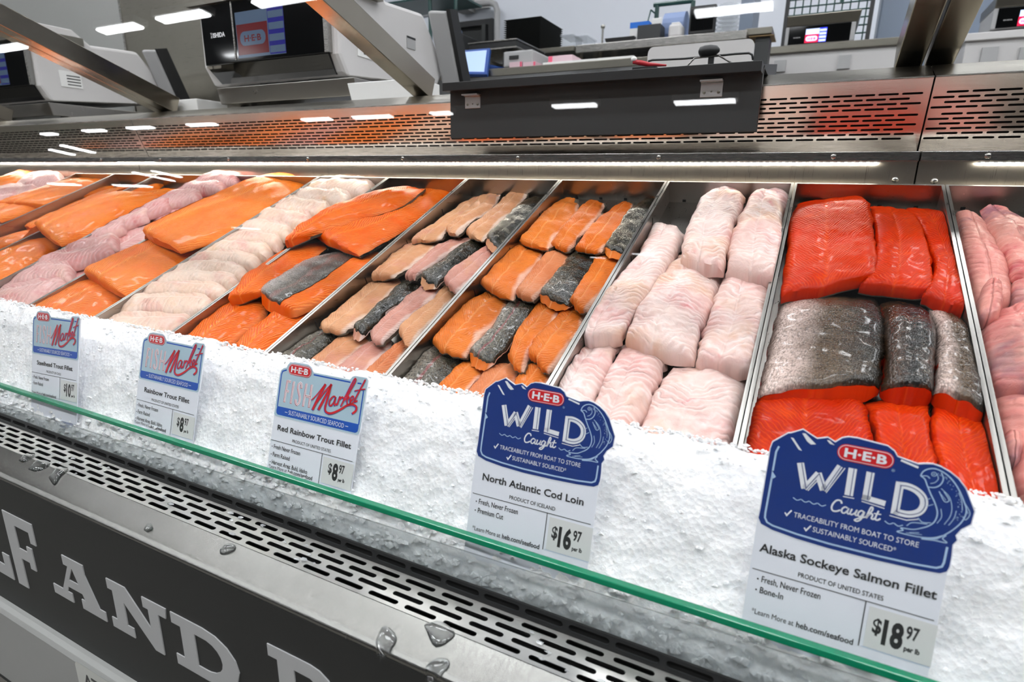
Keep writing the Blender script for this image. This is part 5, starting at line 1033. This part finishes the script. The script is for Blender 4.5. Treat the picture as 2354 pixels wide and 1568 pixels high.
# ------------------------------------------------------------------ preparation room behind the case
def pbox(px0, py0, px1, py1, Y): a, b = at(px0, py1, Y), at(px1, py0, Y); return min(a.x, b.x), max(a.x, b.x), min(a.z, b.z), max(a.z, b.z)
def solo(mb, name, mat, label, cat, group=None, **kw): return tag(mb.build(name, mat, **kw), label, cat, group)
# tall steel table with a shelf above it
ZT, ZS = .528, .752
tb = thing('work_table', 'long stainless work table behind the case', 'table', (-1.0, 2.95, FLOOR))
MB().box(-2.2, -.55, 2.7, 3.25, ZT - .036, ZT).build('table_top', 'steel_dark', tb, bevel=.003)
MB().box(-2.2, -.55, 3.235, 3.25, ZT, ZT + .06).build('upstand', 'steel_dark', tb)
for x in (-2.15, -.6):
    for y in (2.76, 3.2): MB().tube([(x, y, FLOOR), (x, y, ZT - .036)], .02, 10).build('leg', 'steel_dark', tb)
sh = thing('wall_shelf_unit', 'stainless upper shelf loaded with tubs and trays', 'shelf', (-1.0, 3.6, FLOOR))
MB().box(-2.1, -1.342, 3.4, 3.8, ZS - .027, ZS).build('shelf_board', 'steel_dark', sh, bevel=.003)
MB().box(-1.334, -.42, 3.4, 3.8, ZS - .042, ZS).build('shelf_board', 'steel', sh, bevel=.003)
for x in (-2.05, -1.338, -1.22, -.45):
    MB().tube([(x, 3.5, FLOOR), (x, 3.5, ZS - .03)], .016, 8).build('leg', 'steel_dark', sh); MB().tube([(x, 3.76, FLOOR), (x, 3.76, ZS - .03)], .016, 8).build('leg', 'steel_dark', sh)
MB().box(-2.1, -.42, 3.785, 3.80, ZT, ZS - .04).build('back_sheet', 'black_matte', sh)
# stack of black trays
for k in range(15):
    z = ZS + k * .0115; x0, x1 = -1.80, -1.555
    m = MB().hexa([(x0 + .02, 3.42, z), (x1 - .02, 3.42, z), (x1 - .02, 3.72, z), (x0 + .02, 3.72, z), (x0, 3.4, z + .0105), (x1, 3.4, z + .0105), (x1, 3.74, z + .0105), (x0, 3.74, z + .0105)])
    solo(m, 'black_foam_tray', 'black_matte', 'black foam tray, %s in the tall stack on the steel shelf' % (['lowest', 'second from bottom', 'third from bottom', 'fourth from bottom', 'fifth from bottom', 'sixth from bottom', 'seventh from bottom', 'middle one', 'seventh from top', 'sixth from top', 'fifth from top', 'fourth from top', 'third from top', 'second from top', 'topmost'][k]), 'tray', 'stacked black foam trays')
# printing scale with platter and blue-framed screen
ds = thing('counter_scale', 'grey counter scale with steel platter and blue-framed touchscreen', 'scale', (-1.4, 2.95, ZT))
MB().box(-1.46, -1.30, 2.76, 3.1, ZT + .012, .612).build('body', 'grey', ds, bevel=.008); MB().box(-1.44, -1.32, 2.78, 3.08, ZT, ZT + .012).build('base', 'black', ds)
MB().box(-1.425, -1.375, 2.755, 2.762, .574, .590).build('label_slot', 'black', ds)
MB().box(-1.665, -1.40, 2.78, 3.12, .636, .666).build('platter', 'black', ds, bevel=.004); MB().box(-1.67, -1.395, 2.775, 3.125, .6655, .6705).build('platter_rim', 'steel', ds); MB().box(-1.67, -1.395, 2.775, 3.125, .630, .636).build('platter_skirt', 'steel', ds)
MB().tube([(-1.53, 2.95, ZT), (-1.53, 2.95, .632)], .03, 10).build('column', 'grey', ds)
a = [at(1050, 170, 2.66), at(1119, 171, 2.66), at(1126, 110, 2.74), at(1055, 116, 2.74)]
def quadslab(p, th, name, mat, par):
    n = (p[1] - p[0]).cross(p[3] - p[0]).normalized()
    if n.y > 0: n = -n
    MB().hexa([p[0], p[1], p[1] - n * th, p[0] - n * th, p[3], p[2], p[2] - n * th, p[3] - n * th]).build(name, mat, par, bevel=.003)
    return n
n_ = quadslab(a, .02, 'screen_frame', 'blueplastic', ds)
c_ = sum(a, Vector()) / 4; quadslab([c_.lerp(p, .82) + n_ * .002 for p in a], .002, 'touchscreen', 'screen', ds)
MB().tube([c_ - n_ * .02, (-1.50, 2.85, ZT + .02)], .012, 8).build('screen_arm', 'blueplastic', ds)
def bgbox(name, mat, label, cat, px0, py0, px1, py1, Y, depth, zb=None, group=None, bevel=.003):
    x0, x1, z0, z1 = pbox(px0, py0, px1, py1, Y)
    if zb is not None: z0 = zb
    return solo(MB().box(x0, x1, Y, Y + depth, z0, z1), name, mat, label, cat, group, bevel=bevel)
bgbox('black_bin', 'black', 'black plastic bin behind the counter scale', 'bin', 1030, 78, 1064, 128, 3.0, .2, ZT)
for px0, px1, lab in ((1171, 1200, 'pale pink carton left of its twin by the counter scale'), (1202, 1231, 'pale pink carton right of its twin by the counter scale')):
    x0, x1, z0, z1 = pbox(px0, 141, px1, 158, 2.75); t = thing('small_carton', lab, 'carton', ((x0 + x1) / 2, 2.8, ZT), 'pink and white cartons on the work table')
    MB().box(x0, x1, 2.75, 2.85, ZT, z1).build('carton_body', 'palepink', t); MB().box(x1 - .011, x1 - .0005, 2.749, 2.75, ZT + .001, z1 - .001).build('carton_band', 'pink', t)
x0, x1, z0, z1 = pbox(1260, 125, 1316, 145, 2.8); t = thing('small_carton', 'longer pink and white carton in the middle of the work table', 'carton', ((x0 + x1) / 2, 2.85, ZT), 'pink and white cartons on the work table')
MB().box(x0, x1, 2.8, 2.92, ZT, z1).build('carton_body', 'palepink', t); MB().box(x0 + .001, x0 + .022, 2.799, 2.8, ZT + .001, z1 - .001).build('carton_band', 'pink', t)
m = MB(); r_ = random.Random(5)
cg = at(1198, 132, 2.86)
for k in range(9):
    c = Vector((cg.x + r_.uniform(-.03, .03), 2.9 + r_.uniform(-.02, .02), cg.z + r_.uniform(-.01, .018))); m.lathe((c.x, c.y, c.z - .018), [(.002, 0), (.014, .008), (.017, .018), (.012, .03), (.002, .036)], 9)
solo(m, 'crumpled_film', 'white', 'crumpled white plastic wrap above the pink cartons', 'wrap', smooth=True)
x0, x1, z0, z1 = pbox(1330, 152, 1430, 158, 2.72)
solo(MB().box(x0 - .18, x1 + .05, 2.72, 2.95, ZT + .0005, ZT + .012), 'white_cutting_mat', 'white', 'thin white cutting mat on the work table edge', 'mat')
# things on the upper shelf
def tub(label, mat, px0, px1, ptop, Y, taper=.86, name='tub', d=.16):
    x0, x1, z0, z1 = pbox(px0, ptop, px1, ptop + 30, Y); cx = (x0 + x1) / 2; w = (x1 - x0) / 2
    t = thing(name, label, 'tub', (cx, Y + d / 2, ZS), 'tubs on the upper shelf')
    MB().hexa([(cx - w * taper, Y + .01, ZS), (cx + w * taper, Y + .01, ZS), (cx + w * taper, Y + d - .01, ZS), (cx - w * taper, Y + d - .01, ZS), (cx - w, Y, z1), (cx + w, Y, z1), (cx + w, Y + d, z1), (cx - w, Y + d, z1)]).build('tub_body', mat, t, bevel=.008)
    MB().box(cx - w - .004, cx + w + .004, Y - .004, Y + d + .004, z1 - .008, z1 + .002).build('tub_rim', mat, t, bevel=.003)
tub('clear plastic tub left of another on the upper shelf', 'clearbin', 1288, 1318, 78, 3.45)
tub('clear plastic tub right of another on the upper shelf', 'clearbin', 1320, 1350, 80, 3.5)
x0, x1, z0, z1 = pbox(1391, 83, 1459, 94, 3.45)
solo(MB().hexa([(x0 + .01, 3.45, ZS), (x1 - .01, 3.45, ZS), (x1 - .01, 3.65, ZS), (x0 + .01, 3.65, ZS), (x0, 3.44, z1), (x1, 3.44, z1), (x1, 3.66, z1), (x0, 3.66, z1)]), 'shallow_black_pan', 'black', 'shallow black pan on the upper shelf', 'pan')
q = at(1386, 66, 3.46); t = thing('tap', 'slim chrome tap rising from the upper shelf', 'tap', (q.x, 3.46, ZS))
MB().tube([(q.x, 3.46, ZS), (q.x, 3.46, q.z)], .006, 10).build('spout', 'steel', t); MB().lathe((q.x, 3.46, q.z), [(.008, 0), (.012, .006), (.012, .016), (.004, .022)], 12).build('knob', 'steel', t, smooth=True)
t = thing('glove_box', 'white and bright blue carton of gloves on the upper shelf', 'carton', (at(1462, 60, 3.5).x, 3.55, ZS))
x0, x1, z0, z1 = pbox(1447, 49, 1480, 88, 3.48); MB().box(x0, x1, 3.48, 3.6, ZS, z1 - .03).build('carton_body', 'white', t); MB().box(x0 - .001, x1 + .03, 3.479, 3.601, z1 - .03, z1).build('carton_lid', 'brightblue', t)
bgbox('black_caddy', 'black_matte', 'square black caddy holding a white card on the upper shelf', 'caddy', 1464, 53, 1519, 84, 3.44, .16, ZS)
bgbox('white_slip', 'white', 'white paper slip standing in the black caddy', 'paper', 1498, 40, 1521, 54, 3.47, .01, at(1500, 56, 3.47).z)
t = thing('white_canister', 'rounded white canister beside the black monitor on the upper shelf', 'canister', (at(1550, 60, 3.45).x, 3.48, ZS))
x0, x1, z0, z1 = pbox(1535, 51, 1567, 80, 3.43); MB().box(x0, x1, 3.43, 3.53, ZS, z1).build('canister_body', 'lightgrey', t, bevel=.015); MB().box(x0 + .012, x1 - .012, 3.44, 3.52, z1 - .001, z1 + .006).build('canister_cap', 'white', t, bevel=.004)
# paper roll in a dark green wire rack
t = thing('paper_roll_rack', 'dark green rack holding a blue paper roll', 'rack', (at(1545, 40, 3.6).x, 3.62, ZS))
p0, p1 = at(1503, 12, 3.6), at(1594, 2, 3.6)
MB().tube([p0, p1], .012, 8).build('top_bar', 'green', t)
for p in (p0 + Vector((.02, 0, 0)), p1): MB().tube([p, (p.x, p.y, ZS)], .012, 8).build('upright', 'green', t)
MB().tube([(p0.x + .07, 3.62, p0.z - .13), (p1.x - .03, 3.62, p0.z - .13)], .085, 20).build('paper_roll', 'bluepaper', t, smooth=False)
q = at(1488, 14, 3.5); MB().tube([(q.x, 3.58, q.z), (q.x - .004, 3.55, q.z - .06), (q.x + .03, 3.56, q.z - .12)], .004, 6).build('hook', 'green', t); MB().tube([(q.x, 3.58, q.z), (p0.x + .02, 3.6, p0.z - .05)], .004, 6).build('hook', 'green', t)
t = thing('monitor', 'black monitor standing on the upper shelf', 'monitor', (at(1615, 40, 3.5).x, 3.5, ZS))
x0, x1, z0, z1 = pbox(1582, 8, 1648, 70, 3.48); MB().box(x0, x1, 3.48, 3.52, ZS + .02, z1).build('screen_panel', 'black', t, bevel=.005); MB().box(x0 + .01, x1 - .01, 3.476, 3.48, ZS + .035, z1 - .015).build('dark_glass', 'gloss_black', t); MB().box(x0 + .03, x1 - .03, 3.47, 3.56, ZS, ZS + .02).build('monitor_foot', 'black', t)
x0, x1, z0, z1 = pbox(1650, 4, 1692, 70, 3.44); m = MB()
nb = 7
for i in range(nb):
    m.lathe(((x0 + x1) / 2, 3.48, ZS + i * (z1 - ZS) / nb), [(.05, 0), (.058, (z1 - ZS) / nb * .5), (.05, (z1 - ZS) / nb)], 10)
solo(m, 'film_bundle', 'clearbin', 'ribbed bundle of clear packing film beside the monitor', 'film', smooth=False)
bgbox('knife_rack', 'steel_dark', 'brown-topped steel block at the right end of the shelf', 'block', 1712, 60, 1776, 82, 3.45, .2, None)
t = thing('side_stand', 'dark stand carrying the brown-topped block', 'stand', (at(1745, 90, 3.5).x, 3.5, FLOOR)); x0, x1, z0, z1 = pbox(1735, 82, 1770, 104, 3.47)
MB().box(x0, x1, 3.47, 3.6, FLOOR, z1 - .002).build('stand_body', 'black_matte', t); MB().box(x0 - .03, x1 + .02, 3.45, 3.62, z1 - .002, z1 + .001).build('stand_cap', 'wood', t)
bgbox('steel_cabinet', 'bluegrey', 'tall narrow blue-grey steel cabinet behind the shelf', 'cabinet', 1697, -40, 1740, 70, 3.9, .3, FLOOR)
# large white board, black handset, red handle on the black bin
x0, x1, z0, z1 = pbox(1488, 92, 1735, 140, 1.75); m = MB(); rr = .016; zt0, zt1 = at(1500, 107, 1.75).z, at(1725, 90, 1.75).z
zt = (zt0 + zt1) / 2; pts = [(x0, .2015)] + [(x0 + rr - rr * math.cos(R(a)), zt - rr + rr * math.sin(R(a))) for a in range(0, 91, 18)] + [(x1 - rr + rr * math.cos(R(a)), zt - rr + rr * math.sin(R(a))) for a in range(90, -1, -18)] + [(x1, .2015)]
n = len(pts); m.add([(x, 1.75, z) for x, z in pts] + [(x, 1.765, z) for x, z in pts], [tuple(range(n)), tuple(range(2 * n - 1, n - 1, -1))] + [(i, (i + 1) % n, n + (i + 1) % n, n + i) for i in range(n)])
solo(m, 'upright_board', 'lightgrey', 'large rounded white cutting board standing behind the black bin', 'board')
solo(MB().box(x0 - .3, x1 + .1, 1.62, 1.95, FLOOR, .2005), 'prep_counter', 'steel_dark', 'narrow steel prep counter carrying the upright board', 'counter')
q = at(1630, 117, 1.36); t = thing('handset', 'black telephone handset lying on a wire cradle on the bin lid', 'handset', (q.x, 1.36, LZ(1.36)))
MB().lathe((q.x - .021, 1.36, q.z), [(.003, 0), (.009, .003), (.0115, .012), (.0115, .024), (.009, .036), (.003, .042)], 12, 'x').build('earpiece', 'black', t, smooth=True)
MB().tube([(q.x - .05, 1.36, LZ(1.36)), (q.x - .028, 1.36, q.z - .012), (q.x + .02, 1.36, q.z - .010), (q.x + .06, 1.36, LZ(1.36))], .0018, 8).build('cradle_wire', 'steel', t)
MB().tube([(q.x + .005, 1.365, q.z - .008), (q.x + .005, 1.365, LZ(1.365))], .006, 8).build('stem', 'black', t)
cp = [at(px, py, 1.37) for px, py in ((1490, 141), (1500, 138), (1530, 137), (1570, 135), (1605, 132), (1650, 128), (1690, 124), (1722, 122), (1729, 126), (1731, 138))]
solo(MB().tube([(p.x, 1.37, max(p.z, LZ(1.37) + .003)) for p in cp], .0022, 6), 'coiled_cable', 'black', 'thin black cable looping over the bin lid', 'cable', smooth=True)
p0, p1 = at(1456, 142, 1.33), at(1530, 146, 1.33); zz = LZ(1.33); t = thing('red_scraper', 'red handled scraper with white tip on the bin lid', 'scraper', (p0.x, 1.33, zz))
MB().tube([(p0.x, 1.33, p0.z), (p0.x + .015, 1.33, p0.z - .003), (p0.x + .035, 1.33, p1.z), (p1.x, 1.34, p1.z - .002)], [.0045, .0055, .0048, .002], 8).build('handle', 'redplastic', t, smooth=True); MB().lathe((p0.x + .001, 1.33, p0.z - .001), [(.002, 0), (.0065, .003), (.0065, .008), (.002, .011)], 10).build('tip', 'white', t, smooth=True)
MB().box(p0.x, p0.x + .05, 1.325, 1.345, zz, p1.z - .004).build('rest', 'black', t)
# right-hand counter with the second and third scale
ZC = .76
cn = thing('rear_counter', 'long pale fronted counter along the back right', 'counter', (.3, 4.2, FLOOR))
MB().box(-.43, .288, 3.9, 4.7, ZC - .038, ZC).build('worktop', 'steel_dark', cn, bevel=.003); MB().box(-.42, .288, 3.92, 4.68, FLOOR, ZC - .038).build('front_panel', 'lightgrey', cn)
MB().box(.56, 2.4, 3.9, 4.7, ZC - .045, ZC - .01).build('worktop', 'lightgrey', cn, bevel=.003); MB().box(.57, 2.4, 3.92, 4.68, FLOOR, ZC - .045).build('front_panel', 'lightgrey', cn)
for px0, py0, px1, py1 in ((1777, 137, 1808, 165), (1924, 125, 1958, 158), (2252, 106, 2298, 146), (2340, 106, 2380, 142)):
    x0, x1, z0, z1 = pbox(px0, py0, px1, py1, 3.9); MB().box(x0, x1, 3.905, 3.92, z0, z1).build('reflection_plate', 'grey', cn)  # grey plates stand in for dark reflections on the counter front
def small_scale(label, x0, group):
    w = .32; Y = 3.905; z = ZC; t = thing('label_scale', label, 'scale', (x0 + w / 2, Y + .15, z), group)
    MB().box(x0 - .012, x0 + w + .012, Y + .003, Y + .3, z, z + .095).build('body', 'grey', t, bevel=.006); MB().box(x0 + .006, x0 + w - .01, Y, Y + .004, z + .004, z + .092).build('display_window', 'gloss_black', t)
    MB().hexa([(x0 - .012, Y, z + .096), (x0 + w + .02, Y, z + .096), (x0 + w + .02, Y + .32, z + .096), (x0 - .012, Y + .32, z + .096), (x0 - .012, Y - .01, z + .148), (x0 + w + .03, Y - .01, z + .148), (x0 + w + .03, Y + .33, z + .148), (x0 - .012, Y + .33, z + .148)]).build('weighing_tray', 'steel_dark', t, bevel=.004)
    fr = (Vector((x0, Y - .0002, z)), Vector((1, 0, 0)), Vector((0, 0, 1)), Vector((0, -1, 0))); P = Print(fr)
    P.text('maker_name', 'grey', 1, 'ISHIDA', 32, 68, 34, 6, .02)
    P.rect('screen_pale', 'scr_hi', 1, 92, 48, 160, 76); P.rect('screen_red', 'scr_hired', 1, 90, 6, 158, 48); P.rect('screen_blue', 'scr_hiblue', 1, 159, 6, 196, 78)
    P.rrect('screen_pill', 'scr_hi', 2, 95, 14, 153, 40, 12.5); P.text('screen_letters', 'scr_hired', 3, 'H\u00b7E\u00b7B', 104, 144, 21, 11, .03)
    for k in range(4): P.rect('screen_button', 'scr_hi', 2, 161, 9 + k * 17, 194, 20 + k * 17)
    P.build(t)
xs = at(1806, 80, 3.905).x
small_scale('small label scale with lit red and blue screen before the wire grid', xs + .01, 'lit label scales on the rear counter')
small_scale('small label scale with lit screen cut by the right picture edge', at(2285, 60, 3.905).x, 'lit label scales on the rear counter')
# wire grid panel
gx0, gx1 = at(1810, 20, 4.55).x, at(2004, 20, 4.55).x
t = thing('wire_grid', 'dark green wire grid panel behind the small lit scale', 'grid panel', ((gx0 + gx1) / 2, 4.55, ZC))
for x in (gx0, gx1): MB().box(x - .012, x + .012, 4.54, 4.565, ZC, 1.6).build('grid_post', 'black', t)
k = 0
while gx0 + .045 * (k + 1) < gx1: MB().tube([(gx0 + .045 * (k + 1), 4.55, ZC + .01), (gx0 + .045 * (k + 1), 4.55, 1.6)], .0045, 6).build('vertical_wire', 'green', t); k += 1
for k in range(18): MB().tube([(gx0, 4.545, ZC + .03 + .045 * k), (gx1, 4.545, ZC + .03 + .045 * k)], .0045, 6).build('horizontal_wire', 'green', t)
MB().tube([(gx0 + .31, 4.53, ZC + .34), (gx0 + .31, 4.53, 1.6)], .012, 8).build('hanging_bar', 'green', t)
x0, x1, z0, z1 = pbox(2012, -60, 2075, 95, 4.7); solo(MB().box(x0, x1 + .6, 4.69, 5.0, FLOOR, z1), 'tall_cooler', 'bluegrey', 'tall grey steel cooler right of the wire grid', 'cooler', bevel=.01)
q = at(2215, 143, 2.2); solo(MB().lathe((q.x, 2.2, .02), [(.05, 0), (.06, .1), (.05, .24), (.03, .29), (.005, .30)], 12), 'blue_bag', 'brightblue', 'bright blue bag behind the right glass support', 'bag', smooth=True)
# far wall fittings: board, dark hatch, conduit, green rack
bw = thing('wall_board', 'glossy white wall panel above the dark hatch', 'panel', (-3.6, 5.58, 1.6)); x0, x1, z0, z1 = pbox(960, -60, 1122, 36, 5.55); MB().box(x0, x1, 5.575, 5.598, z0, z1).build('panel_sheet', 'white', bw)
hx = thing('service_hatch', 'dark framed service hatch in the white wall', 'hatch', (-3.3, 5.55, 1.3)); x0, x1, z0, z1 = pbox(1012, 40, 1130, 110, 5.5)
MB().box(x0, x1, 5.52, 5.598, z1 - .05, z1).build('hatch_frame', 'black', hx); MB().box(x1 - .05, x1, 5.52, 5.598, z0 - .2, z1 - .05).build('hatch_frame', 'black', hx); MB().box(x0, x0 + .05, 5.52, 5.598, z0 - .2, z1 - .05).build('hatch_frame', 'black', hx)
MB().box(x0 + .05, x1 - .05, 5.56, 5.59, z0 - .2, z1 - .05).build('hatch_glass', 'panel_black', hx); MB().box(x1 - .11, x1 - .07, 5.50, 5.56, z0 - .2, z1 - .05).build('hatch_stile', 'black_matte', hx)
cq = [at(1143, 95, 5.5), at(1143, 24, 5.5), at(1139, 11, 5.5), at(1128, 6, 5.5), at(1083, 11, 5.5)]
cd = thing('conduit', 'bent grey conduit pipe fixed on the white wall', 'conduit', cq[0]); MB().tube([cq[0] - Vector((0, 0, 1.)), cq[0], cq[1], cq[2], cq[3], cq[4]], .03, 10).build('pipe', 'grey', cd, smooth=True); b_ = at(1072, 8, 5.5); MB().box(b_.x - .09, b_.x + .05, 5.45, 5.59, b_.z - .07, b_.z + .25).build('junction_box', 'grey', cd); MB().lathe((b_.x - .12, 5.45, b_.z - .03), [(.03, 0), (.05, .02), (.05, .05), (.01, .06)], 12).build('sensor_cap', 'white', cd, smooth=True)
rk = thing('storage_rack', 'green wire storage rack left of the counter scale', 'rack', (at(1020, 60, 4.6).x, 4.6, FLOOR))
for px in (989, 1048):
    p = at(px, 40, 4.6); MB().tube([(p.x, 4.6, FLOOR), (p.x, 4.6, 2.3)], .016, 8).build('rack_post', 'green', rk)
pa, pb = at(989, 40, 4.6), at(1048, 40, 4.6)
for z in (.2, .75, at(900, 6, 4.6).z): MB().box(pa.x - .6, pb.x + .02, 4.58, 5.0, z - .015, z).build('rack_shelf', 'green', rk)
bgbox('blue_tub', 'bluepaper', 'pale blue tub on the green storage rack', 'tub', 1014, 58, 1034, 74, 4.7, .2, .75)
